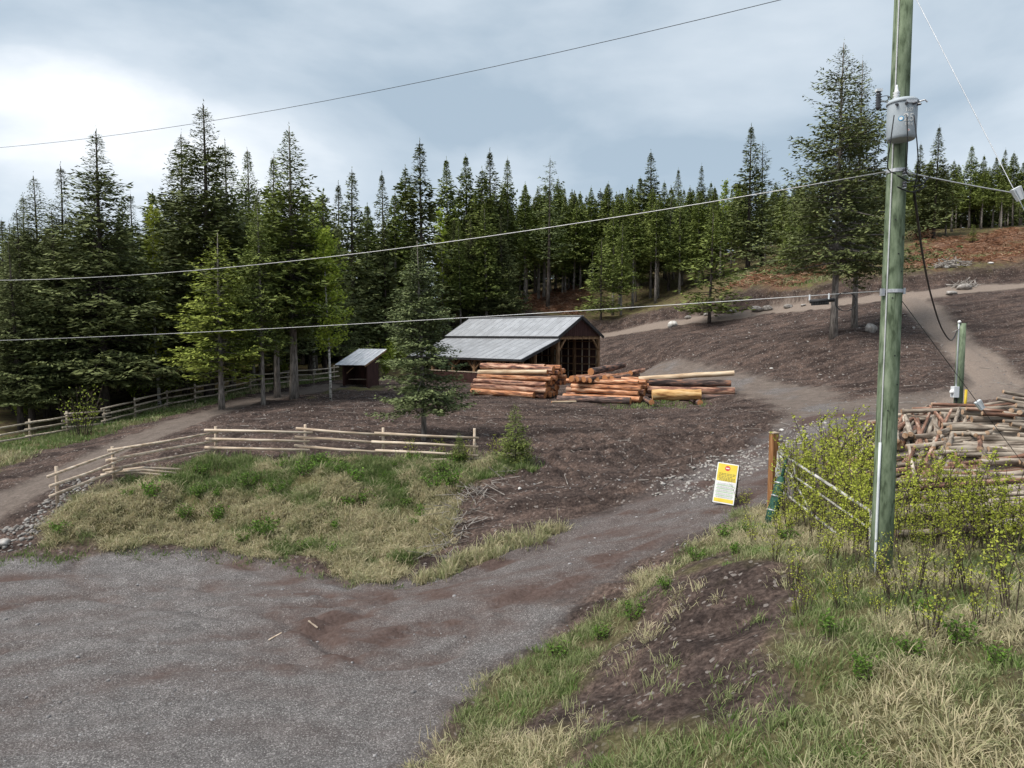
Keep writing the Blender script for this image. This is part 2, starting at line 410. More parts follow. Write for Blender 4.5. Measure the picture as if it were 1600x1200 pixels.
    c = mixc(ns, ls, sa.outputs[2], c, mixc(ns, ls, 1., t0.outputs[0], (1.45, 1.42, 1.38), 'MULTIPLY'))
    c = mixc(ns, ls, sa.outputs[0], c, grav)
    ls.new(c, b.inputs['Base Color'])
    hm = ns.new('ShaderNodeMath'); hm.operation = 'MULTIPLY_ADD'
    ls.new(nx, hm.inputs[0]); hm.inputs[1].default_value = .35; ls.new(nfine, hm.inputs[2])
    bump(ns, ls, b, hm.outputs[0], .9, .07)
    return m

M = {}
M['ground'] = ground_mat()
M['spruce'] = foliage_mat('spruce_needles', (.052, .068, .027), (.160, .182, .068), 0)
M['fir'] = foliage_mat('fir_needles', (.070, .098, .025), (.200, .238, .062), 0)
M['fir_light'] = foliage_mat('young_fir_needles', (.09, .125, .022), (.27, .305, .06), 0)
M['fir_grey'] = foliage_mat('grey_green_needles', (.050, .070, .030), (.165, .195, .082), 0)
M['leaf_spring'] = foliage_mat('spring_leaves', (.26, .31, .038), (.57, .60, .11), .4)
M['leaf_aspen'] = foliage_mat('aspen_leaves', (.20, .27, .035), (.44, .52, .09), .4)
M['weed'] = foliage_mat('weed_leaves', (.06, .13, .02), (.17, .28, .05), .3)
M['grass'] = foliage_mat('grass_blades', (.085, .175, .028), (.56, .475, .32), .3, 0)
M['bark_dark'] = simple('bark_dark', [(.3, (.03, .024, .02)), (.7, (.12, .10, .088))], 6, .95, .1, (1, 1, .25), bmp=.8, bdist=.03)
M['bark_grey'] = simple('bark_grey', [(.3, (.10, .088, .077)), (.7, (.32, .285, .255))], 6, .95, .1, (1, 1, .25), bmp=.8, bdist=.03)
M['bark_birch'] = simple('bark_pale', [(.36, (.07, .06, .05)), (.46, (.42, .40, .36)), (.8, (.62, .60, .55))], 5, .8, .2, (1, 1, 2.), bmp=.2)
M['twig'] = simple('twig_brown', [(.3, (.035, .026, .02)), (.7, (.12, .095, .075))], 8, .9, .1, bmp=0)
M['rail'] = simple('peeled_rail', [(.3, (.33, .25, .18)), (.55, (.50, .41, .32)), (.8, (.62, .54, .45))], 3, .8, .2, (.3, 3, 3), bmp=.15, vary=.12)
M['rail_grey'] = simple('weathered_rail', [(.3, (.28, .235, .18)), (.7, (.52, .45, .36))], 3, .85, .2, (.3, 3, 3), bmp=.15, vary=.15)
M['log_peel'] = simple('log_part_peeled', [(.30, (.07, .042, .036)), (.42, (.22, .105, .075)), (.55, (.42, .225, .15)), (.75, (.58, .40, .29))], 2.6, .8, .2, (.35, 2.2, 2.2), detail=10, bmp=1., bdist=.04, vary=.18, tight=.5)
M['log_bark'] = simple('log_bark', [(.32, (.045, .034, .032)), (.55, (.14, .10, .088)), (.66, (.22, .13, .10)), (.8, (.40, .20, .12))], 3.2, .9, .15, (.4, 2.2, 2.2), detail=10, bmp=1., bdist=.06, vary=.2, tight=.5)
M['log_orange'] = simple('log_orange', [(.30, (.13, .06, .04)), (.5, (.42, .18, .085)), (.72, (.60, .37, .24))], 2.6, .8, .2, (.35, 2.4, 2.4), detail=10, bmp=1., bdist=.04, vary=.15, tight=.5)
M['log_yellow'] = simple('log_peeled_yellow', [(.28, (.22, .10, .035)), (.5, (.55, .33, .13)), (.75, (.66, .47, .25))], 2.4, .75, .25, (.3, 2.5, 2.5), detail=8, bmp=.4, bdist=.015)
M['log_pale'] = simple('log_peeled_pale', [(.3, (.36, .24, .15)), (.6, (.58, .45, .31)), (.8, (.66, .56, .43))], 2.2, .75, .25, (.3, 2.5, 2.5), bmp=.3)
M['end_orange'] = simple('cut_end', [(.3, (.38, .13, .045)), (.6, (.56, .25, .10)), (.8, (.62, .38, .22))], 7, .85, .2, vary=.2)
def ring_mat(name, a, b):
    m, ns, ls, bs = mat(name, .85, .2)
    tcn = ns.new('ShaderNodeTexCoord'); wv = N(ns, 'TexWave', wave_type='RINGS', rings_direction='X', Scale=9., Distortion=3., Detail=3.)
    ls.new(tcn.outputs['Object'], wv.inputs['Vector']); r = ramp(ns, [(.15, a), (.85, b)]); ls.new(wv.outputs['Fac'], r.inputs[0])
    no = N(ns, 'TexNoise', Scale=5., Detail=6.); ls.new(tcn.outputs['Object'], no.inputs['Vector'])
    ls.new(mixc(ns, ls, no.outputs['Fac'], r.outputs[0], a), bs.inputs['Base Color']); return m
M['end_orange'] = ring_mat('cut_end_rings', (.34, .13, .05), (.62, .34, .17))
M['pole_bark'] = simple('thin_pole_bark', [(.30, (.085, .066, .052)), (.46, (.22, .18, .145)), (.62, (.35, .30, .245)), (.8, (.47, .41, .335))], 3, .85, .15, (.5, 3, 3), detail=7, bmp=.5, vary=.2)
M['pole_red'] = simple('thin_pole_reddish', [(.30, (.07, .045, .036)), (.55, (.24, .13, .09)), (.8, (.46, .34, .27))], 3, .85, .15, (.5, 3, 3), detail=7, bmp=.5, vary=.2)
M['pole_end'] = simple('thin_pole_end', [(.3, (.24, .14, .08)), (.7, (.46, .33, .23))], 9, .85, .2)
M['treated'] = simple('treated_green_wood', [(.25, (.070, .092, .058)), (.42, (.135, .172, .112)), (.6, (.175, .218, .145)), (.78, (.24, .285, .20))], 3.5, 1., .03, (3, 3, .8), detail=12, bmp=.4, tight=.55)
def add_checks(m):          # drying cracks and knots in the pole
    ns, ls = m.node_tree.nodes, m.node_tree.links; b = ns['Principled BSDF']; src = b.inputs['Base Color'].links[0].from_socket
    tcn = ns.new('ShaderNodeTexCoord'); mpn = ns.new('ShaderNodeMapping'); mpn.inputs['Scale'].default_value = (26, 26, .55); ls.new(tcn.outputs['Object'], mpn.inputs['Vector'])
    no = N(ns, 'TexNoise', Scale=1., Detail=3., Roughness=.5); ls.new(mpn.outputs[0], no.inputs['Vector']); r = ramp(ns, [(.30, (1, 1, 1)), (.36, (0, 0, 0))]); ls.new(no.outputs['Fac'], r.inputs[0])
    c = mixc(ns, ls, r.outputs[0], src, (.035, .042, .028))
    mp2 = ns.new('ShaderNodeMapping'); mp2.inputs['Scale'].default_value = (3.2, 3.2, 1.7); ls.new(tcn.outputs['Object'], mp2.inputs['Vector'])
    vo = N(ns, 'TexVoronoi', Scale=1.); ls.new(mp2.outputs[0], vo.inputs['Vector']); r2 = ramp(ns, [(.045, (1, 1, 1)), (.10, (0, 0, 0))]); ls.new(vo.outputs['Distance'], r2.inputs[0])
    ls.new(mixc(ns, ls, r2.outputs[0], c, (.045, .042, .025)), b.inputs['Base Color'])
add_checks(M['treated'])
M['galv'] = simple('galvanised_steel', [(.3, (.42, .43, .45)), (.7, (.60, .61, .63))], 6, .45, .5, metal=.55, bmp=0)
M['alum'] = simple('aluminium_wire', [(.3, (.50, .50, .50)), (.7, (.64, .64, .64))], 6, .5, .4, metal=.3, bmp=0)
M['tank'] = simple('grey_tank_paint', [(.3, (.33, .375, .41)), (.7, (.40, .445, .48))], 3, .55, .3, bmp=0)
M['lightgrey'] = simple('light_grey_plastic', [(.3, (.55, .58, .60)), (.7, (.66, .68, .70))], 3, .6, .3, bmp=0)
M['black'] = simple('black_rubber', [(.3, (.012, .012, .013)), (.7, (.03, .03, .032))], 6, .6, .3, bmp=0)
M['porcelain'] = simple('dark_porcelain', [(.3, (.03, .03, .035)), (.7, (.07, .07, .08))], 6, .25, .5, bmp=0)
M['roof'] = simple('grey_metal_roof', [(.3, (.33, .335, .35)), (.7, (.42, .43, .45))], 1.2, .42, .5, (1, 1, 1), metal=.25, bmp=0, vary=.08)
M['roof_white'] = simple('pale_corrugated_roof', [(.3, (.52, .54, .57)), (.7, (.70, .71, .74))], 1.5, .55, .4, metal=0, bmp=0, vary=.05)
M['roof_trim'] = simple('dark_trim', [(.3, (.02, .02, .022)), (.7, (.04, .04, .043))], 2, .5, .4, bmp=0)
M['maroon'] = simple('maroon_siding', [(.3, (.036, .017, .015)), (.7, (.064, .030, .026))], 2, .8, .2, (3, 3, .6), bmp=.1)
M['timber'] = simple('timber_posts', [(.3, (.13, .075, .04)), (.55, (.25, .15, .082)), (.8, (.36, .24, .145))], 3, .8, .2, (3, 3, .5), bmp=.2)
M['timber_pale'] = simple('pale_studs', [(.3, (.34, .27, .20)), (.7, (.5, .42, .33))], 3, .85, .2, (3, 3, .5), bmp=0)
M['cedar'] = simple('cedar_post', [(.3, (.19, .085, .035)), (.6, (.31, .155, .068)), (.8, (.38, .21, .105))], 4, .8, .2, (4, 4, .4), bmp=.2)
M['yellow'] = simple('sign_yellow', [(.3, (.70, .52, .05)), (.7, (.78, .62, .09))], 3, .5, .3, bmp=0)
M['white'] = simple('sign_white', [(.3, (.70, .70, .68)), (.7, (.80, .80, .79))], 3, .5, .3, bmp=0)
M['red'] = simple('sign_red', [(.3, (.55, .05, .05)), (.7, (.62, .08, .08))], 3, .5, .3, bmp=0)
M['ink'] = simple('sign_ink', [(.3, (.12, .10, .05)), (.7, (.2, .17, .08))], 3, .6, .3, bmp=0)
M['ink_green'] = simple('sign_green_line', [(.3, (.25, .50, .20)), (.7, (.32, .58, .26))], 3, .6, .3, bmp=0)
M['ink_grey'] = simple('sign_grey_print', [(.3, (.45, .44, .46)), (.7, (.55, .54, .56))], 3, .6, .3, bmp=0)
M['blue'] = simple('sticker_blue', [(.3, (.05, .27, .50)), (.7, (.08, .33, .56))], 3, .5, .3, bmp=0)
M['gate'] = simple('weathered_gate_paint', [(.3, (.24, .23, .21)), (.7, (.52, .51, .48))], 5, .7, .3, bmp=.1)
M['green_net'] = simple('green_netting', [(.3, (.010, .035, .024)), (.5, (.02, .075, .05)), (.8, (.05, .13, .09))], 14, .7, .3, bmp=.3)
M['yellow_guard'] = simple('yellow_guard', [(.3, (.62, .42, .02)), (.7, (.72, .52, .04))], 3, .5, .3, bmp=0)
M['rock'] = simple('pale_rock', [(.3, (.15, .135, .125)), (.55, (.30, .28, .26)), (.8, (.46, .44, .42))], 3, .9, .2, detail=8, bmp=.6, bdist=.04, vary=.2)
M['rock_white'] = simple('white_rock', [(.3, (.40, .38, .35)), (.7, (.70, .68, .65))], 3, .9, .2, detail=8, bmp=.5, bdist=.04)
M['rock_grey'] = simple('grey_stone', [(.3, (.10, .095, .095)), (.7, (.32, .31, .31))], 5, .9, .2, detail=6, bmp=.3, vary=.3)
M['slashwood'] = simple('slash_wood', [(.3, (.10, .05, .03)), (.5, (.24, .115, .065)), (.75, (.42, .29, .20))], .7, .9, .1, bmp=0)
M['wood_grey'] = simple('weathered_wood', [(.3, (.16, .14, .125)), (.7, (.38, .35, .32))], 3, .9, .1, bmp=.2)

# ------------------------------------------------------------------ mesh + object helpers
def mesh_np(name, V, Fs, mats, attrs=None, smooth=False, matidx=None):
    """V (n,3); Fs list of (m,k) int arrays."""
    me = bpy.data.meshes.new(name)
    V = np.asarray(V, np.float32)
    me.vertices.add(len(V)); me.vertices.foreach_set('co', V.ravel())
    loops = np.concatenate([f.ravel() for f in Fs]).astype(np.int32)
    sizes = np.concatenate([np.full(len(f), f.shape[1]) for f in Fs]).astype(np.int32)
    starts = np.concatenate([[0], np.cumsum(sizes)[:-1]]).astype(np.int32)
    me.loops.add(len(loops)); me.loops.foreach_set('vertex_index', loops)
    me.polygons.add(len(sizes)); me.polygons.foreach_set('loop_start', starts); me.polygons.foreach_set('loop_total', sizes)
    if matidx is not None: me.polygons.foreach_set('material_index', np.asarray(matidx, np.int32))
    for mm in (mats if isinstance(mats, (list, tuple)) else [mats]): me.materials.append(mm)
    for k, v in (attrs or {}).items():
        v = np.asarray(v, np.float32)
        if v.ndim == 1:
            at = me.attributes.new(k, 'FLOAT', 'POINT'); at.data.foreach_set('value', v)
        else:
            at = me.attributes.new(k, 'FLOAT_COLOR', 'POINT'); at.data.foreach_set('color', v.ravel())
    me.update(calc_edges=True)
    if smooth: me.polygons.foreach_set('use_smooth', np.ones(len(sizes), bool))
    return me
def link(name, me, parent=None, loc=None):
    o = bpy.data.objects.new(name, me); COL.objects.link(o)
    if parent is not None: o.parent = parent
    if loc is not None: o.location = loc
    return o
def tag(o, label=None, cat=None, group=None, kind=None):
    for k, v in (('label', label), ('category', cat), ('group', group), ('kind', kind)):
        if v: o[k] = v
    return o
def thing(name, label, cat, loc=(0, 0, 0), rz=0., group=None):
    o = bpy.data.objects.new(name, None); COL.objects.link(o)
    o.location = loc; o.rotation_euler = (0, 0, rz); o.empty_display_size = .2
    return tag(o, label, cat, group)
def copy_tree(o, parent=None):
    c = o.copy(); COL.objects.link(c); c.parent = parent
    for ch in list(o.children): copy_tree(ch, c)
    return c

class MB:
    def __init__(s): s.v = []; s.q = []; s.t = []; s.poly = []
    def quad(s, a, b, c, d):
        i = len(s.v); s.v += [tuple(a), tuple(b), tuple(c), tuple(d)]; s.q.append((i, i + 1, i + 2, i + 3)); return s
    def hexa(s, p):       # 8 points: bottom 4 ccw, top 4 ccw
        i = len(s.v); s.v += [tuple(a) for a in p]
        for f in ((3, 2, 1, 0), (4, 5, 6, 7), (0, 1, 5, 4), (1, 2, 6, 5), (2, 3, 7, 6), (3, 0, 4, 7)): s.q.append(tuple(i + k for k in f))
        return s
    def box(s, c, sz, rot=None):
        hx, hy, hz = [k / 2 for k in sz]; c = Vector(c)
        p = [Vector(k) for k in ((-hx, -hy, -hz), (hx, -hy, -hz), (hx, hy, -hz), (-hx, hy, -hz), (-hx, -hy, hz), (hx, -hy, hz), (hx, hy, hz), (-hx, hy, hz))]
        if rot is not None: p = [rot @ k for k in p]
        return s.hexa([k + c for k in p])
    def beam(s, a, b, w, h, up=(0, 0, 1)):
        a, b = Vector(a), Vector(b); d = (b - a).normalized()
        side = d.cross(Vector(up))
        if side.length < 1e-4: side = d.cross(Vector((0, 1, 0)))
        side.normalize(); u = side.cross(d).normalized()
        x, y = side * w / 2, u * h / 2
        return s.hexa([a - x - y, a + x - y, b + x - y, b - x - y, a - x + y, a + x + y, b + x + y, b - x + y])
    def tube(s, path, rad, n=8, caps=True):
        path = [Vector(p) for p in path]
        if not hasattr(rad, '__len__'): rad = [rad] * len(path)
        base = len(s.v); up = None
        for k, p in enumerate(path):
            d = (path[min(k + 1, len(path) - 1)] - path[max(k - 1, 0)]).normalized()
            if up is None:
                up = Vector((0, 0, 1)) if abs(d.z) < .9 else Vector((1, 0, 0))
            x = d.cross(up).normalized(); up = x.cross(d).normalized()
            for j in range(n):
                a = 2 * math.pi * j / n
                s.v.append(tuple(p + x * (math.cos(a) * rad[k]) + up * (math.sin(a) * rad[k])))
        for k in range(len(path) - 1):
            for j in range(n):
                a = base + k * n + j; b = base + k * n + (j + 1) % n
                s.q.append((a, b, b + n, a + n))
        if caps:
            s.poly.append(tuple(base + j for j in range(n))[::-1])
            e = base + (len(path) - 1) * n
            s.poly.append(tuple(e + j for j in range(n)))
        return s
    def lathe(s, c, prof, n=20):     # prof: (r, z)
        return s.tube([Vector(c) + Vector((0, 0, z)) for r, z in prof], [max(r, 1e-4) for r, z in prof], n)
    def mesh(s, name, m, smooth=False):
        me = bpy.data.meshes.new(name)
        me.from_pydata(s.v, [], s.q + s.t + s.poly)
        for mm in (m if isinstance(m, (list, tuple)) else [m]): me.materials.append(mm)
        if smooth:
            for p in me.polygons: p.use_smooth = len(p.vertices) == 4
        me.update(); return me
    def build(s, name, m, parent=None, smooth=False, loc=None): return link(name, s.mesh(name, m, smooth), parent, loc)

# ------------------------------------------------------------------ ground sheets
def axis(segs):
    out = [segs[0][0]]
    for a, b, s0, s1 in segs:
        x = a
        while x < b - 1e-6:
            st = s0 + (s1 - s0) * (x - a) / (b - a); x = min(x + st, b)
            out.append(x)
    return np.unique(np.round(out, 4))
gx = axis([(-16, 18, .12, .12), (18, 45, .14, .5), (45, 160, .6, 6), (160, 1000, 40, 120), (1000, 4000, 500, 500)])
gxl = -axis([(16, 45, .14, .5), (45, 160, .6, 6), (160, 1000, 40, 120), (1000, 4000, 500, 500)])
gx = np.unique(np.concatenate([gx, gxl]))
gy = axis([(-600, -40, 120, 40), (-40, 5, 5, .5), (5, 32, .11, .11), (32, 75, .12, .3), (75, 130, .35, .8), (130, 300, 3, 12), (300, 4000, 60, 600)])
GX, GY = np.meshgrid(gx, gy)
GZ = height(GX, GY)
mk = masks(GX, GY)
gravel = np.clip(np.maximum(mk['lot'], mk['drive']), 0, 1)
gravel = np.maximum(gravel, .75 * sstep(0, 1.5, 1.6 - polydist(GX, GY, LANE2) + (fbm(GX, GY, 3) - .5) * 3) * sstep(.45, .6, fbm(GX * .4, GY * .4, 90)))
grass = np.clip(np.maximum.reduce([mk['bank'], mk['verge'] * (1 - mk['bare']), mk['strip']]), 0, 1)
nfor = np.clip(mk['forest'] * (1 - mk['up']), 0, 1)
RUT = np.zeros_like(GX)
for pl in LR:
    dd_ = polydist(GX, GY, pl) + (fbm(GX * .5, GY * .5, 61) - .5) * .25
    RUT = np.maximum(RUT, .75 * np.maximum(np.exp(-(dd_ / .28) ** 2), np.exp(-((dd_ - 1.5) / .28) ** 2)) * sstep(.34, .55, fbm(GX * .35, GY * .35, 66)))
A = np.stack([gravel, np.clip(np.maximum(mk['track'], mk['up']), 0, 1), np.maximum(mk['up'], .8 * mk['cross']), np.clip(np.maximum(mk['drive'] * (.5 + .8 * np.exp(-((polydist(GX, GY, DRIVE) - 1.0 + (fbm(GX * .5, GY * .5, 61) - .5) * .8) / .42) ** 2) + .5 * sstep(1.7, 2.3, polydist(GX, GY, DRIVE))), RUT), 0, 1)], -1).reshape(-1, 4)
B = np.stack([grass, nfor, mk['slash'] * nfor, np.ones_like(GX)], -1).reshape(-1, 4)
def height(x, y):          # the built ground, read back from its grid
    x = np.asarray(x, float); y = np.asarray(y, float)
    i = np.clip(np.searchsorted(gx, x) - 1, 0, len(gx) - 2); j = np.clip(np.searchsorted(gy, y) - 1, 0, len(gy) - 2)
    fx = (x - gx[i]) / (gx[i + 1] - gx[i]); fy = (y - gy[j]) / (gy[j + 1] - gy[j])
    return (GZ[j, i] * (1 - fx) + GZ[j, i + 1] * fx) * (1 - fy) + (GZ[j + 1, i] * (1 - fx) + GZ[j + 1, i + 1] * fx) * fy
ny_, nx_ = GX.shape
idx = np.arange(ny_ * nx_).reshape(ny_, nx_)
QUADS = np.stack([idx[:-1, :-1], idx[:-1, 1:], idx[1:, 1:], idx[1:, :-1]], -1).reshape(-1, 4)
GV = np.stack([GX, GY, GZ], -1).reshape(-1, 3)
tag(link('ground', mesh_np('ground', GV, [QUADS], M['ground'], {'mask_a': A, 'mask_b': B}, True)), 'dark brown bulldozed earth and hillside around the yard', 'ground', kind='structure')
def sheet(name, mask, label, cat):
    mflat = mask.ravel()
    sel = QUADS[(mflat[QUADS] > .55).all(1)]
    used, inv = np.unique(sel, return_inverse=True)
    f = inv.reshape(-1, 4)
    cnt = np.bincount(f.ravel(), minlength=len(used))
    v = GV[used].copy(); v[:, 2] += np.where(cnt == 4, .008, -.03)
    tag(link(name, mesh_np(name, v, [f], M['ground'], {'mask_a': A[used], 'mask_b': B[used]}, True)), label, cat, kind='structure')
near = (np.abs(GX) < 150) & (GY < 150) & (GY > -30)
sheet('gravel_road', mk['lot'] * near, 'grey gravel lot in the foreground below the grassy bank', 'gravel')
sheet('driveway', mk['drive'] * (mk['lot'] < .5) * near, 'gravel driveway climbing past the yellow sign', 'driveway')
sheet('dirt_track', sstep(0, .8, 1.75 - polydist(GX, GY, TRACK)) * near, 'dirt track rising along the rail fence to the small shed', 'track')
sheet('hillside_road', mk['up'] * near, 'narrow dirt road cut across the hillside', 'road')

# ------------------------------------------------------------------ conifers
def tufts(pos, dirs, L, Wd, rng, tint, flat=.55):
    """kites along dirs; returns V, quads, tint"""
    n = len(pos)
    d = dirs + rng.normal(0, .22, (n, 3)); d /= np.linalg.norm(d, axis=1)[:, None]
    L = np.asarray(L, float); Wd = np.asarray(Wd, float)
    up = np.tile([0, 0, 1.0], (n, 1)) + rng.normal(0, flat, (n, 3))
    s = np.cross(d, up); s /= np.linalg.norm(s, axis=1)[:, None] + 1e-9
    L = np.broadcast_to(L, n) * rng.uniform(.7, 1.3, n); Wd = np.broadcast_to(Wd, n) * rng.uniform(.7, 1.3, n)
    a = pos - d * (L * .35)[:, None]; c = pos + d * (L * .65)[:, None]
    b = pos + s * (Wd * .5)[:, None]; e = pos - s * (Wd * .5)[:, None]
    b[:, 2] -= L * .06; e[:, 2] -= L * .06
    V = np.stack([a, b, c, e], 1).reshape(-1, 3)
    Q = np.arange(4 * n).reshape(n, 4)
    return V, Q, np.repeat(tint, 4)
def conifer(h, cb, rmax, seed, nb=220, tl=.28, tw=.10, step=.16, shape=.9, droop=-.12, upcurve=.25, twig=.42, gap=0., lean=0., bare=6, tr=None, lump=.25, sides=8):
    """returns (trunk mesh builder, V, Q, tint). crown from cb*h to h"""
    rng = np.random.default_rng(seed)
    tr = tr or h * .0125 + .03
    ks = np.linspace(0, 1, 9)
    wob = rng.normal(0, .012 * h ** .5, (9, 2)); wob[0] = 0; wob = np.cumsum(wob, 0) * .35
    tx = wob[:, 0] + lean * ks * h; ty = wob[:, 1]
    trunk = MB()
    trunk.tube([(tx[i], ty[i], -.3 if i == 0 else ks[i] * h) for i in range(9)], [tr * (1.25 if i == 0 else 1) * (1 - .93 * ks[i]) + .008 for i in range(9)], sides)
    u = np.sort(rng.uniform(0, 1, nb)) ** .80
    prof = np.where(u < .1, .65 + 3.5 * u, 1.0) * (1 - u) ** shape + .035
    lumpy = 1 + lump * np.sin(u * rng.uniform(18, 30) + rng.uniform(0, 6)) * .5 + rng.normal(0, lump * .6, nb)
    Lb = rmax * prof * np.clip(lumpy, .45, 1.5)
    if gap > 0: Lb = np.where(rng.random(nb) < gap, Lb * .4, Lb)
    zb = h * (cb + (1 - cb) * u * .985)
    az = np.arange(nb) * 2.39996 + rng.normal(0, .35, nb)
    el = droop + (.42 - droop) * u ** 2.5 + rng.normal(0, .09, nb)
    Vp, Dp, Tp, Sp = [], [], [], []
    szb = np.clip(Lb / (.38 * rmax), .42, 1.)
    for i in range(nb):
        L = Lb[i]; hd = np.array([math.cos(az[i]), math.sin(az[i]), 0]); sdv = np.array([-hd[1], hd[0], 0])
        bx = np.interp(zb[i] / h, ks, tx); by = np.interp(zb[i] / h, ks, ty)
        base = np.array([bx, by, zb[i]])
        nt = max(3, int(L / step))
        s = (np.arange(nt) + rng.uniform(0, 1, nt)) / nt
        s = .12 + .88 * s
        cur = base + hd * (L * s)[:, None]; cur[:, 2] += L * (math.tan(el[i]) * s + upcurve * (s ** 2 - .5 * s) * (1 if u[i] < .8 else 0))
        # tufts on the branch axis
        ax = hd + np.array([0, 0, math.tan(el[i]) + upcurve * .5])
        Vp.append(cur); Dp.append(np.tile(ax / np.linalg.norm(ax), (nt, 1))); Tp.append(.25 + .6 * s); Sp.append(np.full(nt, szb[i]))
        # side twigs
        for sg in (-1, 1):
            lt = twig * L * (1.05 - s) * rng.uniform(.6, 1.2, nt) + .10
            nk = np.maximum(1, (lt / step).astype(int))
            rep = np.repeat(np.arange(nt), nk)
            kk = np.concatenate([np.arange(1, k + 1) for k in nk]) / nk[rep]
            dv = hd * .62 + sdv * sg * .78; dv = dv + np.array([0, 0, -.10 + rng.normal(0, .05)])
            q = cur[rep] + dv * (lt[rep] * kk)[:, None]
            q[:, 2] -= .10 * (lt[rep] * kk) + rng.normal(0, .03, len(q)) + rng.uniform(0, tl * .5, len(q)) * (rng.random(len(q)) < .4)
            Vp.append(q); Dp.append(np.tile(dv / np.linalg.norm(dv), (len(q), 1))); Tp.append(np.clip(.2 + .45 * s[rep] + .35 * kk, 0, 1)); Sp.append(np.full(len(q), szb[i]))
        if L > .8 and sides >= 7:
            e = base + hd * L * .7; e[2] += L * .7 * math.tan(el[i])
            trunk.tube([base, e], [max(.012, .016 * L), .006], 3, False)
    # leader
    k = np.linspace(.95, 1.015, 10); Vp.append(np.stack([np.full(10, tx[-1]), np.full(10, ty[-1]), k * h], 1)); Dp.append(np.tile([0, 0, 1.], (10, 1))); Tp.append(np.full(10, .8)); Sp.append(np.full(10, .38))
    Sp = np.concatenate(Sp); Vp = np.concatenate(Vp); Dp = np.concatenate(Dp); Tp = np.concatenate(Tp)
    Vp = Vp + rng.normal(0, .025, Vp.shape)
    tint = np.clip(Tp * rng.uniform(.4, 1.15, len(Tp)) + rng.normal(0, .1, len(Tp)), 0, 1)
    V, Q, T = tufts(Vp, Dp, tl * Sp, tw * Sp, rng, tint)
    for j in range(bare):          # dead limbs on the bare trunk
        z = h * cb * rng.uniform(.25, 1.05); a = rng.uniform(0, 6.28); l = rng.uniform(.3, .9)
        b0 = Vector((np.interp(z / h, ks, tx), np.interp(z / h, ks, ty), z))
        trunk.tube([b0, b0 + Vector((math.cos(a) * l, math.sin(a) * l, -.1 * l))], [.018, .005], 3, False)
    return trunk, V, Q, T

class TreeKind:
    def __init__(s, h, bark, fol, **kw):
        tb, V, Q, T = conifer(h, **kw)
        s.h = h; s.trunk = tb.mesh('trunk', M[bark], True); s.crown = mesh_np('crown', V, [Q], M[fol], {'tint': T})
        s.n = len(Q)
def put_tree(kind, loc, h, label, cat='conifer', name='conifer_tree', group=None, wide=1., rz=None, fol=None):
    t = thing(name, label, cat, loc, random.uniform(0, 6.28) if rz is None else rz, group)
    k = h / kind.h; t.scale = (k * wide * random.uniform(.9, 1.1), k * wide * random.uniform(.9, 1.1), k)
    t.rotation_euler = (random.gauss(0, .012), random.gauss(0, .012), t.rotation_euler[2])
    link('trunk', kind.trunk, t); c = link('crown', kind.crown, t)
    if fol:
        c.material_slots[0].link = 'OBJECT'; c.material_slots[0].material = M[fol]
    return t

K = {}
# tall spruces of the left wood, near enough to show their boughs
for i in range(3):
    K['big%d' % i] = TreeKind(18, 'bark_dark', 'spruce', cb=.13, rmax=[4.6, 4.2, 4.8][i], seed=100 + i, nb=430, tl=.40, tw=.125, step=.24, shape=[.98, 1.05, .92][i], droop=-.22, upcurve=.3, twig=.36, lump=.42)
for i in range(2):     # high crowned firs with bare lower trunks
    K['high%d' % i] = TreeKind(18, 'bark_grey', 'fir', cb=.27, rmax=[4.2, 3.7][i], seed=120 + i, nb=370, tl=.42, tw=.16, step=.265, shape=[1.0, 1.05][i], droop=-.15, upcurve=.3, twig=.36, lump=.32, bare=16)
K['yfir'] = TreeKind(12, 'bark_grey', 'fir_light', cb=.18, rmax=3.0, seed=130, nb=200, tl=.32, tw=.12, step=.2, shape=.72, droop=-.1, upcurve=.15, twig=.36, lump=.28, bare=10)
for i in range(5):     # slender stand trees farther away
    K['stand%d' % i] = TreeKind(19, 'bark_grey', 'fir', cb=[.30, .42, .36, .5, .22][i], rmax=[3.3, 2.7, 3.6, 2.6, 3.9][i], seed=140 + i, nb=[280, 220, 290, 210, 310][i], tl=.60, tw=.25, step=.40, shape=[1.0, .9, 1.1, .85, 1.0][i], droop=-.1, upcurve=.25, twig=.34, lump=.3, bare=22, sides=6)
for i in range(2):     # dark narrow spires
    K['spire%d' % i] = TreeKind(20, 'bark_dark', 'spruce', cb=.10, rmax=[3.8, 3.4][i], seed=160 + i, nb=310, tl=.56, tw=.23, step=.38, shape=[1.0, .95][i], droop=-.2, upcurve=.25, twig=.34, lump=.35, sides=6)
for i in range(3):     # densely clothed trees deep in the stands
    K['dense%d' % i] = TreeKind(17, 'bark_dark', ['spruce', 'fir', 'spruce'][i], cb=.04, rmax=[4.2, 4.4, 3.8][i], seed=165 + i, nb=170, tl=.9, tw=.44, step=.52, shape=.9, droop=-.15, upcurve=.25, twig=.36, lump=.3, bare=0, sides=6)
K['sparse'] = TreeKind(19, 'bark_dark', 'fir_grey', cb=.28, rmax=2.9, seed=170, nb=130, tl=.42, tw=.13, step=.32, shape=.65, droop=-.15, upcurve=.3, twig=.3, lump=.4, bare=14, gap=.2, sides=6)
for i in range(2):     # the large open grown firs on the slope
    K['grand%d' % i] = TreeKind(24, 'bark_grey', 'spruce', cb=.22, rmax=7.0, seed=180 + i, nb=340, tl=.44, tw=.15, step=.30, shape=.85, droop=-.16, upcurve=.34, twig=.30, lump=.45, bare=16, gap=.22)
K['yard'] = TreeKind(9.6, 'bark_grey', 'fir_grey', cb=.14, rmax=2.5, seed=190, nb=320, tl=.22, tw=.085, step=.125, shape=.8, droop=-.12, upcurve=.22, twig=.40, lump=.4, bare=5, gap=.08, tr=.13)
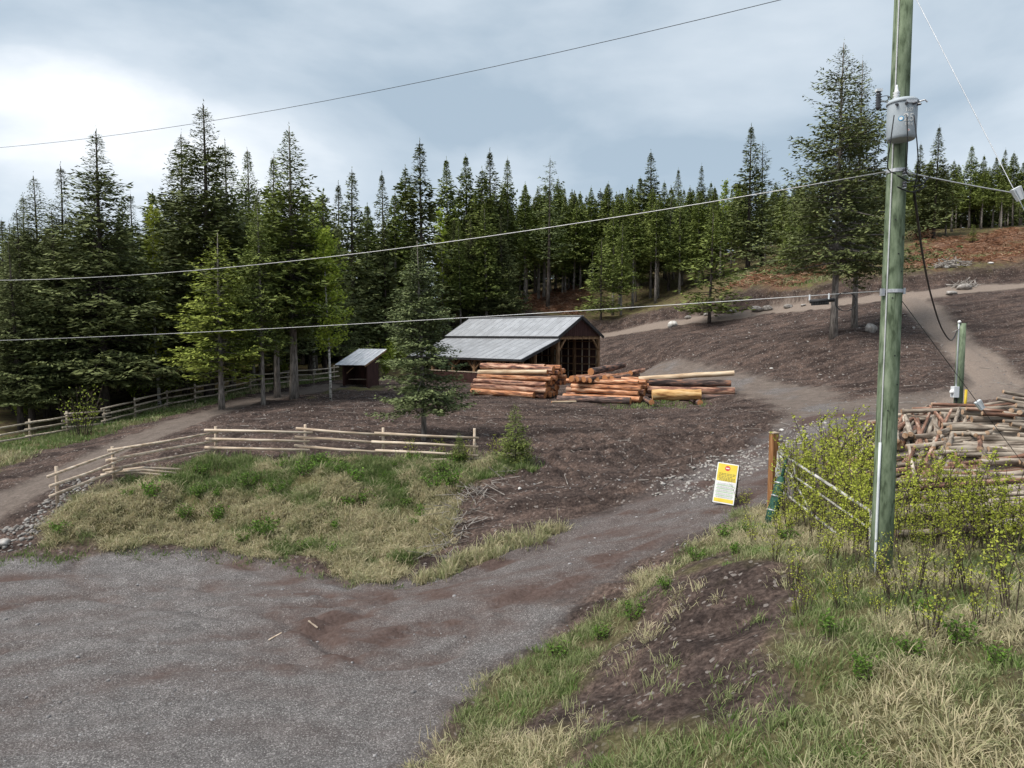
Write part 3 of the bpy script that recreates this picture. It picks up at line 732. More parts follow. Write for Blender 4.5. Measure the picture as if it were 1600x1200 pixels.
K['sap'] = TreeKind(2.4, 'bark_dark', 'fir', cb=.06, rmax=.75, seed=195, nb=110, tl=.13, tw=.045, step=.075, shape=.85, droop=.1, upcurve=.2, twig=.4, lump=.25, bare=0, tr=.03)
K['sap2'] = TreeKind(6, 'bark_dark', 'fir', cb=.10, rmax=1.6, seed=196, nb=130, tl=.26, tw=.09, step=.19, shape=.8, droop=.0, upcurve=.2, twig=.4, lump=.3, bare=0, tr=.07)

def tree_px(kind, px, ytop, Y, label, **kw):
    """a tree whose tip stands at (px, ytop) in the photo when it grows at depth Y"""
    p = P(px, ytop, Y); z = H(p.x, p.y)
    return put_tree(K[kind], (p.x, p.y, z), (p.z - z) / 1.01, label, **kw)

LT = [  # the left wood: kind, px, ytop, Y, width, label
 ('big0', 145, 198, 43.5, 1.05, 'tall dark spruce with pointed spire at far left behind the rail fence'),
 ('big1', 90, 254, 45, .9, 'dark spruce just left of the tallest far left spruce'),
 ('big2', 55, 272, 45, .95, 'leftmost dark spruce whose tip clears the skyline'),
 ('big1', 18, 375, 40.5, 1.0, 'low broad spruce cut by the left edge of the picture'),
 ('big0', 312, 158, 49, 1.15, 'tallest spruce of the left wood, its tip near the top'),
 ('big2', 276, 205, 51, .9, 'ragged spruce left of the tallest spruce of the left wood'),
 ('high0', 352, 218, 54, .9, 'thin topped fir right of the tallest left wood spruce'),
 ('high1', 384, 228, 56, .85, 'narrow fir between the two tallest spruces of the left wood'),
 ('high0', 450, 196, 44.5, 1.1, 'tall fir with bare grey lower trunk at the yard edge'),
 ('high1', 424, 240, 46, .85, 'slender fir left of the tall fir at the yard edge'),
 ('big1', 205, 300, 58, 1.0, 'spruce in the gap right of the far left spruces'),
 ('big2', 240, 318, 62, 1.0, 'lower spruce behind the bright green sapling tree'),
 ('big0', 180, 345, 54, 1.0, 'dense dark spruce low in the left wood'),
 ('stand2', 480, 302, 62, 1.0, 'small pointed fir right of the tall yard edge fir'),
 ('spire0', 527, 285, 72, .9, 'thin spire left of the twin spires behind the shed'),
 ('spire1', 546, 262, 70, 1.05, 'pointed spire of spruce behind the shed'),
 ('spire0', 597, 268, 80, .95, 'lone slim spire between the shed and the big dark spruce'),
 ('stand0', 570, 318, 76, 1.1, 'green fir filling the gap behind the shed'),
 ('stand1', 632, 258, 82, 1.0, 'pale tipped fir left of the big dark spruce'),
 ('stand4', 616, 300, 78, 1.1, 'broad fir below the pale tipped fir'),
 ('spire1', 659, 216, 80, 1.2, 'big dark spruce rising above the yard conifer'),
 ('stand2', 700, 246, 90, .9, 'straight fir right of the big dark spruce'),
 ('stand0', 730, 240, 92, .9, 'first of three close firs above the barn ridge'),
 ('spire0', 767, 234, 91, 1.0, 'darkest fir of the group above the barn ridge'),
 ('stand3', 752, 262, 89, 1.0, 'pale green fir tucked below the darkest fir'),
 ('stand4', 793, 245, 93, .8, 'right hand fir of the group above the barn ridge'),
 ('stand1', 820, 285, 95, 1.0, 'shorter fir right of the barn ridge group'),
 ('sparse', 857, 245, 91, 1.0, 'thin airy fir standing above the slash clearing'),
 ('stand3', 842, 300, 100, 1.0, 'fir half hidden behind the thin airy fir'),
 ('stand0', 884, 305, 104, 1.0, 'fir just right of the thin airy fir'),
 ('stand2', 908, 300, 104, 1.0, 'fir above the orange slash clearing'),
 ('stand1', 928, 290, 106, .9, 'left one of a pair of dark tips in mid skyline'),
 ('stand3', 950, 284, 105, .9, 'right one of a pair of dark tips in mid skyline'),
 ('stand0', 972, 300, 104, 1.0, 'fir left of the tall mid skyline fir'),
 ('spire1', 1020, 234, 100, 1.05, 'tallest fir of the middle skyline'),
 ('stand2', 1000, 276, 102, 1.0, 'fir leaning into the tallest middle fir'),
 ('stand4', 1043, 282, 103, .9, 'fir right of the tallest middle fir'),
 ('spire0', 1060, 262, 107, .8, 'slim fir between two taller middle firs'),
 ('spire1', 1096, 255, 106, .85, 'narrow pointed fir left of the pale aspens'),
 ('stand1', 1080, 290, 104, 1.0, 'green fir below the narrow pointed fir'),
 ('stand0', 1118, 292, 104, 1.0, 'fir beside the pale aspens on the skyline'),
 ('sparse', 1195, 222, 90, 1.05, 'airy fir joined to the tall clearing fir'),
 ('spire0', 1174, 195, 89, 1.15, 'tall dark fir on the grassy clearing'),
 ('stand4', 1225, 290, 100, 1.0, 'fir between the clearing fir and the great fir'),
 ('stand2', 1252, 285, 102, 1.0, 'fir left of the great fir'),
 ('stand3', 1150, 300, 106, 1.0, 'fir standing behind the pale aspens'),
 ('stand0', 1415, 250, 96, 1.0, 'fir right of the transformer pole'),
 ('spire1', 1440, 222, 99, .95, 'dark fir second from the transformer pole'),
 ('spire0', 1466, 196, 97, 1.1, 'tallest fir on the right skyline'),
 ('stand1', 1492, 250, 102, 1.0, 'fir right of the tallest right skyline fir'),
 ('stand4', 1520, 226, 106, .95, 'dark pointed fir above the brush covered crest'),
 ('stand0', 1537, 242, 106, .9, 'fir in the middle of the right crest stand'),
 ('stand2', 1556, 244, 104, .95, 'fir left of the two last crest tips'),
 ('spire1', 1570, 232, 108, .9, 'tall narrow fir near the right edge of the crest'),
 ('stand3', 1588, 236, 106, .9, 'fir at the right edge of the crest'),
 ('stand2', 1612, 250, 106, 1.0, 'fir cut by the right edge of the picture'),
 ('sap2', 1112, 330, 71, 1.15, 'lone young fir growing beside the hillside road'),
 ('stand4', 972, 340, 84, .8, 'pale green pine in front of the middle stand'),
 ('sap2', 940, 372, 84, 1.2, 'bushy young fir right of the orange slash'),
 ('sap2', 1521, 350, 91, 1.1, 'small green fir alone on the brush covered crest'),
 ('stand1', 1290, 330, 82, .9, 'shaded fir below the great fir, left side'),
 ('stand3', 1262, 345, 84, .8, 'slim fir left of the great fir trunk'),
 ('sap2', 1232, 392, 92, 1.2, 'short green fir at the clearing edge'),
]
CUS = {'thin airy fir standing above the slash clearing': 'fir_grey'}
for kd, px, yt, Y, wd, lb in LT:
    tree_px(kd, px, yt, Y, lb, wide=wd, fol=CUS.get(lb), name='spruce_tree' if 'spruce' in lb or 'spire' in lb else 'fir_tree')
tree_px('grand0', 1318, 62, 50, 'great fir with bare lower trunk on the dirt slope', wide=.95, name='fir_tree')
tree_px('grand1', 1350, 92, 54.5, 'second great fir just behind the utility pole', wide=.8, name='fir_tree')
tree_px('yfir', 338, 362, 40.5, 'yellow green young fir with drooping boughs beside the dirt track', name='fir_tree', wide=1.15, rz=1.)
tree_px('high1', 403, 300, 41.5, 'slim fir with pale curved trunk at the track edge', name='fir_tree', wide=.75)
tree_px('yard', 660, 374, 29.8, 'lone grey green conifer in the yard in front of the barn', name='conifer_tree', rz=2.4, wide=.98)
tree_px('sap', 806, 632, 25.6, 'young green fir on the brow right of the fence', name='fir_sapling', cat='sapling')
tree_px('sap', 717, 676, 25.6, 'small fir sapling growing through the rail fence', name='fir_sapling', cat='sapling')
tree_px('sap', 1243, 936, 10.6, 'little fir on the bare soil of the right bank', name='fir_sapling', cat='sapling', fol='fir_light')
tree_px('sap', 502, 832, 20.4, 'tiny fir at the foot of the grassy bank', name='fir_sapling', cat='sapling', wide=.7)
tree_px('sap', 225, 790, 23.8, 'tiny dark fir in the straw of the left bank', name='fir_sapling', cat='sapling', wide=1.2)

# unnamed trees that fill the stands
def fill(n, xr, yr, hr, kinds, label, group, ymin=285, seed=1, clip=None):
    rg = random.Random(seed); pts = []
    tries = 0
    while len(pts) < n and tries < 6000:
        tries += 1
        y = rg.uniform(*yr); x = rg.uniform(xr[0], xr[1]) * (y / yr[0])
        if any((x - a) ** 2 + (y - b) ** 2 < 3.2 for a, b in pts): continue
        if clip and not clip(x, y): continue
        pts.append((x, y))
    for x, y in pts:
        z = H(x, y); h = rg.uniform(*hr)
        ty = 522 - (z + h - CAMZ) / y * F
        if ty < ymin: h = max(7, (522 - ymin - rg.uniform(-10, 30)) * y / F + CAMZ - z)
        put_tree(K[rg.choice(kinds)], (x, y, z), h, label, group=group, wide=rg.uniform(.75, 1.25), rz=rg.uniform(0, 6.28))
fill(34, (-42, -12.5), (50, 84), (13, 18), ['big0', 'big1', 'high0', 'stand0', 'spire0'], 'dark conifer deep in the left wood', 'conifers of the left wood', 300, 3,
     lambda x, y: x < -10 - (y - 50) * .05 and x > -y * .9)
fill(12, (-34, -25), (43, 50), (11, 15), ['big0', 'big1', 'big2'], 'dark spruce at the left edge of the wood', 'edge spruces of the left wood', 330, 4, lambda x, y: x < -.6 * y)
fill(52, (-9, 42), (93, 124), (14, 19), ['stand0', 'stand1', 'stand2', 'stand3', 'stand4'], 'slender conifer of the dense stand above the barn', 'conifers of the stand above the barn', 292, 5,
     lambda x, y: y > 94 + .10 * abs(x) and not (8 < x < 14 and y < 106) and not (28 < x < 44 and y < 97))
fill(30, (52, 78), (98, 122), (14, 19), ['stand0', 'stand1', 'stand2', 'stand3', 'spire0'], 'slender conifer of the stand on the right crest', 'conifers of the right crest', 262, 6)
fill(12, (-8, -1), (84, 93), (12, 17), ['stand2', 'stand4', 'spire0', 'big1'], 'conifer in the dark wood behind the yard tree', 'conifers behind the yard tree', 310, 8)
fill(10, (20, 33), (78, 92), (8, 12), ['stand1', 'stand3', 'stand4'], 'thin conifer among the great firs on the hillside', 'thin hillside conifers', 330, 9, lambda x, y: x / y > .40)

fill(19, (10.5, 27), (88, 97), (12, 17), ['stand0', 'stand1', 'stand3', 'stand4', 'sparse'], 'slender bare trunked fir in the front row above the hillside road', 'front row of the middle stand', 305, 18, lambda x, y: y > 86 + .12 * abs(x - 14) and x / y < .305)
fill(12, (-7, 9), (100, 108), (13, 18), ['stand1', 'stand3', 'stand0'], 'slender bare trunked fir just behind the barn roof', 'front row behind the barn', 290, 19)
fill(80, (-10, 46), (104, 145), (12, 17), ['dense0', 'dense1', 'dense2'], 'dark conifer deep in the wood above the barn', 'conifers deep in the wood above the barn', 300, 15, lambda x, y: y > 106 + .1 * abs(x))
fill(34, (52, 84), (108, 140), (12, 17), ['dense0', 'dense1', 'dense2'], 'dark conifer deep in the wood on the right crest', 'conifers deep in the right wood', 275, 16)
fill(34, (-58, -10), (70, 110), (13, 18), ['dense0', 'dense1', 'dense2'], 'dark conifer at the back of the left wood', 'conifers at the back of the left wood', 305, 17, lambda x, y: x > -.95 * y)

# ------------------------------------------------------------------ broadleaf trees and shrubs
def leafcloud(pos, size, rng, tint):
    n = len(pos)
    d = rng.normal(0, 1, (n, 3)); d[:, 2] *= .6; d /= np.linalg.norm(d, axis=1)[:, None]
    return tufts(pos, d, size, size * .62, rng, tint, flat=.9)
def aspen_mesh(h, seed, nl=2600, ls=.2, r=1.3, c0=.2):
    rng = np.random.default_rng(seed); tb = MB()
    path = [Vector((math.sin(k * 2.2 + seed) * .03 * h * k, math.cos(k * 3 + seed) * .015 * h * k, -.2 if k == 0 else k * h)) for k in np.linspace(0, 1, 8)]
    tb.tube(path, [h * .0085 * (1 - .9 * k) + .008 for k in np.linspace(0, 1, 8)], 7)
    P_, T_ = [], []
    nb = 46
    for i in range(nb):
        u = c0 + (1 - c0) * (i + rng.uniform(0, 1)) / nb
        b = np.array([np.interp(u, np.linspace(0, 1, 8), [p[j] for p in path]) for j in range(3)])
        a = rng.uniform(0, 6.28); L = r * (1.1 - u) ** .6 * rng.uniform(.5, 1.15) * (1.0 if u > c0 + .1 else .7)
        e = b + np.array([math.cos(a) * L, math.sin(a) * L, L * rng.uniform(.2, .8)])
        tb.tube([b, (b + e) / 2 + np.array([0, 0, .05]), e], [.02, .012, .005], 4, False)
        k = int(nl / nb); s = rng.uniform(.25, 1.05, k)[:, None]
        P_.append(b + (e - b) * s + rng.normal(0, .16 * (.5 + r * .4), (k, 3))); T_.append(rng.uniform(0, 1, k))
    V, Q, T = leafcloud(np.concatenate(P_), ls, rng, np.concatenate(T_))
    return tb, V, Q, T
def put_aspen(px, ytop, Y, label, seed, fol='leaf_aspen', name='aspen_tree', r=1.3, nl=2600, ls=.2, c0=.2, group=None):
    p = P(px, ytop, Y); z = H(p.x, p.y); h = p.z - z
    tb, V, Q, T = aspen_mesh(h, seed, nl, ls, r, c0)
    t = thing(name, label, 'tree', (p.x, p.y, z), 0, group)
    tb.build('trunk', M['bark_birch'], t, True)
    link('crown', mesh_np('crown', V, [Q], M[fol], {'tint': T}), t)
put_aspen(512, 366, 43.5, 'leaning pale green aspen with white trunk beside the small shed', 3, r=1.9, nl=4200, c0=.30)
put_aspen(238, 325, 45.5, 'bright yellow green young aspen inside the left wood', 4, 'leaf_spring', r=1.0, nl=2200)
put_aspen(486, 318, 60, 'spring green aspen crown above the tall yard edge fir', 5, 'leaf_aspen', r=1.2)
put_aspen(1130, 285, 100, 'left pale aspen on the middle skyline', 6, 'leaf_aspen', r=1.6, ls=.3, nl=1500)
put_aspen(1150, 292, 101, 'right pale aspen on the middle skyline', 7, 'leaf_aspen', r=1.6, ls=.3, nl=1500)
put_aspen(690, 330, 86, 'yellow green larch like tree behind the yard conifer', 8, 'leaf_aspen', r=1.5, ls=.3, nl=1500)

def shrub_mesh(h, r, seed, ns=9, nl=420, ls=.07, low=.25):
    rng = np.random.default_rng(seed); tb = MB(); P_, T_ = [], []
    for i in range(ns):
        a = rng.uniform(0, 6.28); q = rng.uniform(.05, 1) ** .6 * r; hh = h * rng.uniform(.6, 1.05)
        b = Vector((math.cos(a) * q * .35, math.sin(a) * q * .35, -.08)); m_ = Vector((math.cos(a) * q * .6 + rng.normal(0, .04), math.sin(a) * q * .6 + rng.normal(0, .04), hh * .5)); e = Vector((math.cos(a) * q + rng.normal(0, .06), math.sin(a) * q + rng.normal(0, .06), hh))
        rr = .0055 * (1 + h * .7)
        tb.tube([b, m_, e], [rr, rr * .7, rr * .3], 4, False)
        def at(s): return (1 - s) ** 2 * np.array(b) + 2 * s * (1 - s) * np.array(m_) + s * s * np.array(e)
        for j in range(5):
            s0 = rng.uniform(.3, .92); o = at(s0); a2 = rng.uniform(0, 6.28); l2 = hh * rng.uniform(.12, .28)
            e2 = o + np.array([math.cos(a2) * l2 * .7, math.sin(a2) * l2 * .7, l2 * .75])
            tb.tube([o, e2], [rr * .5, rr * .2], 3, False)
            k = max(2, int(nl / ns / 7)); s = rng.uniform(.2, 1.05, k)[:, None]
            P_.append(o + (e2 - o) * s + rng.normal(0, ls * .45, (k, 3))); T_.append(rng.uniform(0, 1, k))
        k = max(3, int(nl / ns / 3.5)); s = rng.uniform(low, 1.02, k)
        P_.append(np.array([at(x) for x in s]) + rng.normal(0, ls * .6, (k, 3))); T_.append(rng.uniform(0, 1, k))
    V, Q, T = leafcloud(np.concatenate(P_), ls, rng, np.concatenate(T_))
    return tb, V, Q, T
class ShrubKind:
    def __init__(s, fol, stem='twig', **kw):
        tb, V, Q, T = shrub_mesh(**kw); s.h = kw['h']
        s.stem = tb.mesh('stems', M[stem], False); s.leaf = mesh_np('foliage', V, [Q], M[fol], {'tint': T})
def put_shrub(k, loc, s, label, group=None, name='willow_shrub'):
    t = thing(name, label, 'shrub', loc, random.uniform(0, 6.28), group); t.scale = (s, s, s * random.uniform(.9, 1.1))
    link('stems', k.stem, t); link('foliage', k.leaf, t); return t
SH = [ShrubKind('leaf_spring', h=1.7, r=.70, seed=300 + i, ns=[9, 12, 8, 11][i], nl=[560, 800, 480, 700][i], ls=.062, low=.35) for i in range(4)]
SHT = [ShrubKind('leaf_spring', h=.9, r=.38, seed=310 + i, ns=8, nl=210, ls=.042, low=.4) for i in range(2)]
SHB = [ShrubKind('leaf_aspen', h=3.2, r=1.6, seed=320 + i, ns=18, nl=1300, ls=.2) for i in range(2)]
SHG = [ShrubKind('leaf_aspen', h=2.2, r=.9, seed=330, ns=22, nl=300, ls=.09)]
for (px, py, s) in [(1262,800,1.1),(1285,770,1.3),(1240,822,.75),(1320,800,1.35),(1300,830,1.0),(1345,775,1.3),(1335,835,1.0),(1250,775,1.15),(1305,765,1.25),(1275,820,1.1),(1345,805,1.15),(1222,842,.6),(1275,850,.7),(1230,800,.9),(1330,870,.7),(1300,880,.6),(1410,850,.75),(1422,812,.95),(1462,862,.8),(1484,850,.9),(1522,866,.85),(1556,870,.9),(1592,866,.95),(1440,880,.55),(1620,880,.8),(1500,880,.6),(1540,850,.95),(1370,870,.8),(1350,850,.9),(1395,860,.8),(1435,835,1.0),(1500,845,1.05),(1575,850,1.1)]:
    p = gp(px, py)
    put_shrub(random.choice(SH), p, s, 'yellow green leafing shrub in the thicket between gate post and utility pole' if px < 1376 else 'thin stemmed leafing sapling before the pile of thin logs right of the pole', 'thicket between gate and pole' if px < 1376 else 'saplings before the thin log pile')
for (px, py, s, lb) in [(1160,798,.9,'small leafy shrub between the sign and the gate post'),(1470,925,1.,None),(1330,930,.8,None),(1400,945,1.,None),(1425,930,1.1,None),(1520,930,1.1,None),(1590,960,1.3,'tall leafy shrub at the right edge low on the bank'),
                        (1240,905,.8,None),(1360,905,.9,None),(1290,890,.8,None),(1560,915,1.2,None),(1450,1000,1.,None),(1540,985,.9,None),(1180,860,.8,None),(1210,880,.7,None),(1315,960,.7,None),(1255,960,.9,None),(1380,985,.7,None)]:
    put_shrub(random.choice(SHT), gp(px, py), s, lb or 'low sprig with few yellow green leaves on the right bank', None if lb else 'sprigs on the right bank')
for (px, py, s, lb) in [(565,582,.9,'bright bush behind the small shed, left one'),(596,580,1.1,'bright bush behind the small shed, right one'),(560,548,1.2,None),(600,540,1.2,None),(625,565,1.,None),(215,628,.7,'yellow green bush behind the rail fence'),(262,622,.7,'yellow green bush right of the other at the rail fence'),
                        (20,640,1.0,None),(10,600,1.3,None),(40,655,.8,None),(300,615,.6,None),(440,590,.7,None)]:
    p = gp(px, py); put_shrub(random.choice(SHB), p, s, lb or 'leafy understorey bush at the edge of the wood', None if lb else 'understorey bushes')
put_shrub(SHG[0], gp(127, 682), 1.35, 'thin twiggy bush in front of the far rail fence')
for px, py in [(770,716),(690,716),(640,718),(820,725),(735,722)]:
    put_shrub(random.choice(SHT), gp(px, py), 1.1, 'low weedy sprig at the foot of the rail fence', 'sprigs along the rail fence')

SHW = [ShrubKind('weed', h=.55, r=.42, seed=340 + i, ns=16, nl=330, ls=.085, low=.1) for i in range(3)]
rgw = random.Random(21); nw = 0
while nw < 44:
    px, py = rgw.uniform(80, 720), rgw.uniform(722, 880)
    q = hit(px, py)
    if float(sdf(np.array([q.x]), np.array([q.y]), BANK)[0]) < .3 or rgw.random() > (.95 if py < 790 else .35): continue
    q.z = H(q.x, q.y); put_shrub(rgw.choice(SHW), q, rgw.uniform(.5, 1.15), 'low leafy green weed among the straw of the left bank', 'weeds on the left bank', 'weed'); nw += 1
for px, py in [(1130,850),(1150,870),(1165,840),(1090,880),(1040,930),(990,970),(940,1000),(870,1030),(1300,1000),(1420,1030),(1500,1010),(1560,1040),(1350,1060),(1200,830),(1230,850),(1450,960)]:
    put_shrub(rgw.choice(SHW), gp(px, py), rgw.uniform(.4, .7), 'low leafy green weed on the right bank', 'weeds on the right bank', 'weed')

# ------------------------------------------------------------------ grass
def blades(px, py, hgt, wid, lean, leandir, tint, rng):
    n = len(px); z = height(px, py)
    b = np.stack([px, py, z - .02], 1)
    ang = rng.uniform(0, 6.28, n)
    ld = np.stack([np.cos(leandir), np.sin(leandir), np.zeros(n)], 1)
    s = np.stack([np.cos(ang), np.sin(ang), np.zeros(n)], 1) * (wid * .5)[:, None]
    up = np.array([0, 0, 1.0])
    m1 = b + up * (hgt * .5 * np.cos(lean * .5))[:, None] + ld * (hgt * .5 * np.sin(lean * .5))[:, None]
    m2 = m1 + up * (hgt * .3 * np.cos(lean))[:, None] + ld * (hgt * .3 * np.sin(lean))[:, None]
    tp = m2 + up * (hgt * .28 * np.cos(lean * 1.6))[:, None] + ld * (hgt * .28 * np.sin(lean * 1.6))[:, None]
    m2[:, 2] = np.maximum(m2[:, 2], z + .02); tp[:, 2] = np.maximum(tp[:, 2], z + .01)
    V = np.stack([b - s, b + s, m1 + s * .9, m1 - s * .9, m2 + s * .6, m2 - s * .6, tp], 1).reshape(-1, 3)
    i = np.arange(n)[:, None] * 7
    Q = np.concatenate([i + np.array([[0, 1, 2, 3]]), i + np.array([[3, 2, 4, 5]])])
    T = i + np.array([[5, 4, 6]])
    return V, Q, T, np.repeat(tint, 7)
def grass_field(name, label, cat, poly, ntus, per, h0, wid, greenfn, seed, rtus=.22, leanbase=.75, exclude=None, thin=None, down=None):
    rng = np.random.default_rng(seed)
    lo, hi = poly.min(0), poly.max(0)
    cx = rng.uniform(lo[0], hi[0], ntus * 4); cyy = rng.uniform(lo[1], hi[1], ntus * 4)
    k = sdf(cx, cyy, poly) + (fbm(cx * 1.3, cyy * 1.3, 5) - .5) * 1.0 > 0
    if exclude is not None: k &= (sdf(cx, cyy, exclude) + (fbm(cx * 1.3, cyy * 1.3, 5) - .5) * 1.6 < 0) | (rng.random(len(cx)) < .09)
    if thin is not None: k &= rng.random(len(cx)) < thin(cx, cyy)
    cx, cyy = cx[k][:ntus], cyy[k][:ntus]
    n = len(cx); sc = rng.uniform(.55, 1.35, n)
    g = np.clip(greenfn(cx, cyy, rng), 0, 1)
    tdir = rng.uniform(0, 6.28, n) if down is None else down + rng.normal(0, .9, n)
    r = np.repeat(np.arange(n), per); m = len(r)
    q = np.abs(rng.normal(0, rtus, m)) * sc[r]; a = rng.uniform(0, 6.28, m)
    bx = cx[r] + np.cos(a) * q; by = cyy[r] + np.sin(a) * q
    green = g[r]
    hg = h0 * sc[r] * rng.uniform(.5, 1.2, m) * (1.05 - .3 * green)
    lean = np.clip(rng.normal(leanbase, .3, m) * (1.15 - .5 * green), .05, 1.5)
    ld = np.where(rng.random(m) < .6, tdir[r] + rng.normal(0, .5, m), a)
    tint = np.clip((1 - green) * rng.uniform(.55, 1.05, m) + green * rng.uniform(0, .3, m), 0, 1)
    V, Q, T, tt = blades(bx, by, hg, wid * rng.uniform(.7, 1.3, m), lean, ld, tint, rng)
    return tag(link(name, mesh_np(name, V, [Q, T], M['grass'], {'tint': tt})), label, cat, kind='stuff')
def green_bank(x, y, rng):
    n = fbm(x * 1.0, y * 1.2, 140, 3)
    upz = sstep(21.5, 25.2, y)
    return sstep(.49, .66, n + (upz - .5) * .2) + rng.normal(0, .22, len(x))
grass_field('bank_grass', 'straw coloured and green grass matting the bank below the rail fence', 'grass', BANK, 2700, 42, .33, .020, green_bank, 401, .15, 1.05, down=-1.5, thin=lambda x, y: .25 + .75 * sstep(.36, .5, fbm(x * 1.6, y * 1.6, 144)))
grass_field('verge_grass', 'dry straw and fresh green grass on the right bank', 'grass', VERGE, 3600, 38, .22, .012,
            lambda x, y, r: sstep(.46, .66, fbm(x * .9, y * .9, 150, 3)) * .8 + r.normal(0, .22, len(x)), 402, .15, .9, exclude=BARE)
grass_field('track_grass', 'green grass strip between the far rail fence and the track', 'grass', STRIP, 1500, 22, .26, .05,
            lambda x, y, r: .9 - .9 * sstep(.5, .72, fbm(x * .5, y * .5, 160)) + r.normal(0, .12, len(x)), 403, .3, .6)
EDGE = W2([(-40,872),(150,858),(300,851),(400,866),(480,884),(560,912),(640,908),(640,925),(560,928),(480,905),(400,885),(300,868),(150,880),(-40,895)])
grass_field('lot_edge_grass', 'small green weeds along the edge of the gravel lot', 'grass', EDGE, 130, 30, .16, .02, lambda x, y, r: .95 + r.normal(0, .1, len(x)), 404, .14, .7, thin=lambda x, y: sstep(.42, .6, fbm(x * .8, y * 1.5, 170)) + .04)
EDGE2 = W2([(640,912),(700,880),(800,845),(880,822),(885,835),(800,862),(700,900)])
grass_field('road_edge_grass', 'pale dry grass fringe along the left edge of the driveway', 'grass', EDGE2, 130, 34, .34, .02, lambda x, y, r: .25 + r.normal(0, .25, len(x)), 405, .14, .7)
grass_field('brow_grass', 'green tufts on the brow of the bank along the fence', 'grass', W2([(330,716),(600,712),(830,714),(840,742),(600,735),(330,735)]), 330, 30, .34, .03, lambda x, y, r: .75 + r.normal(0, .25, len(x)), 406, .2, .6)
grass_field('log_yard_grass', 'thin green grass at the foot of the log piles', 'grass', W2([(930,640),(1110,640),(1110,626),(930,626)]), 90, 22, .2, .04, lambda x, y, r: .9 + r.normal(0, .1, len(x)), 407, .3, .7)
HG = np.vstack([W2([(1130,455),(1150,425),(1240,398),(1290,420),(1330,455),(1200,462)])])
gr_h = lambda x, y, r: .55 + r.normal(0, .3, len(x))
grass_field('hill_grass', 'patchy grass of the clearing above the hillside road', 'grass', HG, 900, 14, .35, .09, gr_h, 408, .5, .7)
grass_field('crest_grass', 'patchy grass on the brush covered crest', 'grass', W2([(1400,432),(1410,395),(1470,395),(1640,395),(1640,424),(1500,432)]), 600, 14, .35, .09, gr_h, 409, .5, .7, thin=lambda x, y: sstep(.45, .6, fbm(x * .25, y * .25, 190)))

# ------------------------------------------------------------------ loose stones and slash
ICO = None
def ico():
    t = (1 + 5 ** .5) / 2
    v = np.array([(-1, t, 0), (1, t, 0), (-1, -t, 0), (1, -t, 0), (0, -1, t), (0, 1, t), (0, -1, -t), (0, 1, -t), (t, 0, -1), (t, 0, 1), (-t, 0, -1), (-t, 0, 1)], float)
    v /= np.linalg.norm(v[0])
    f = np.array([(0, 11, 5), (0, 5, 1), (0, 1, 7), (0, 7, 10), (0, 10, 11), (1, 5, 9), (5, 11, 4), (11, 10, 2), (10, 7, 6), (7, 1, 8), (3, 9, 4), (3, 4, 2), (3, 2, 6), (3, 6, 8), (3, 8, 9), (4, 9, 5), (2, 4, 11), (6, 2, 10), (8, 6, 7), (9, 8, 1)])
    return v, f
IV, IF = ico()
def stones(name, label, x, y, size, m, seed):
    rng = np.random.default_rng(seed); n = len(x); z = height(x, y)
    V = IV[None] * rng.uniform(.75, 1.25, (n, 12, 1)) * (size[:, None, None] * .5) * rng.uniform(.7, 1.3, (n, 1, 3)) * np.array([1, 1, .62])
    a = rng.uniform(0, 6.28, n); c, s = np.cos(a)[:, None], np.sin(a)[:, None]
    V = np.stack([V[..., 0] * c - V[..., 1] * s, V[..., 0] * s + V[..., 1] * c, V[..., 2]], -1)
    V = V + np.stack([x, y, z + size * .12], 1)[:, None, :]
    Fa = (IF[None] + (np.arange(n) * 12)[:, None, None]).reshape(-1, 3)
    return tag(link(name, mesh_np(name, V.reshape(-1, 3), [Fa], m)), label, 'stones', kind='stuff')
rng = np.random.default_rng(5)
def scatter(poly, n, seed, dens=None):
    r = np.random.default_rng(seed); lo, hi = poly.min(0), poly.max(0)
    x = r.uniform(lo[0], hi[0], n * 4); y = r.uniform(lo[1], hi[1], n * 4); k = polyin(x, y, poly)
    if dens is not None: k &= r.random(len(x)) < dens(x, y)
    return x[k][:n], y[k][:n]
x, y = scatter(W2([(-20,872),(560,918),(1110,770),(1300,650),(1330,670),(1180,800),(960,950),(760,1060),(640,1200),(-20,1200)]), 1900, 1, lambda x, y: sstep(.35, .65, fbm(x * .5, y * .5, 200)))
stones('gravel_stones', 'loose grey gravel on the lot and driveway', x, y, np.random.default_rng(2).gamma(1.8, .012, len(x)) + .015, M['rock_grey'], 3)
YARD = W2([(250,700),(520,612),(900,640),(1200,640),(1400,580),(1600,520),(1600,620),(1250,690),(1000,770),(760,830),(720,770),(840,735),(740,722),(350,716)])
x, y = scatter(YARD, 1500, 4)
stones('yard_stones', 'small pale stones turned up in the bare earth', x, y, np.random.default_rng(6).gamma(1.3, .018, len(x)) + .02, M['rock_grey'], 7)
SLOPE = W2([(960,560),(1100,515),(1350,480),(1440,480),(1540,590),(1300,600),(1000,575)])
x, y = scatter(SLOPE, 600, 8)
stones('slope_stones', 'pale stones scattered over the dirt slope', x, y, np.random.default_rng(9).gamma(1.2, .035, len(x)) + .03, M['rock'], 10)
x, y = scatter(W2([(0,862),(-10,835),(55,800),(100,760),(150,750),(140,770),(95,800),(45,850)]), 450, 11)
stones('riprap', 'broken grey rubble spilling down beside the fence end', x, y, np.random.default_rng(12).gamma(2, .03, len(x)) + .04, M['rock'], 13)
x, y = scatter(W2([(1000,770),(1110,722),(1270,655),(1300,662),(1190,735),(1100,780)]), 900, 14)
stones('coarse_gravel', 'coarse pale gravel along the driveway edge', x, y, np.random.default_rng(15).gamma(2, .025, len(x)) + .03, M['rock'], 16)

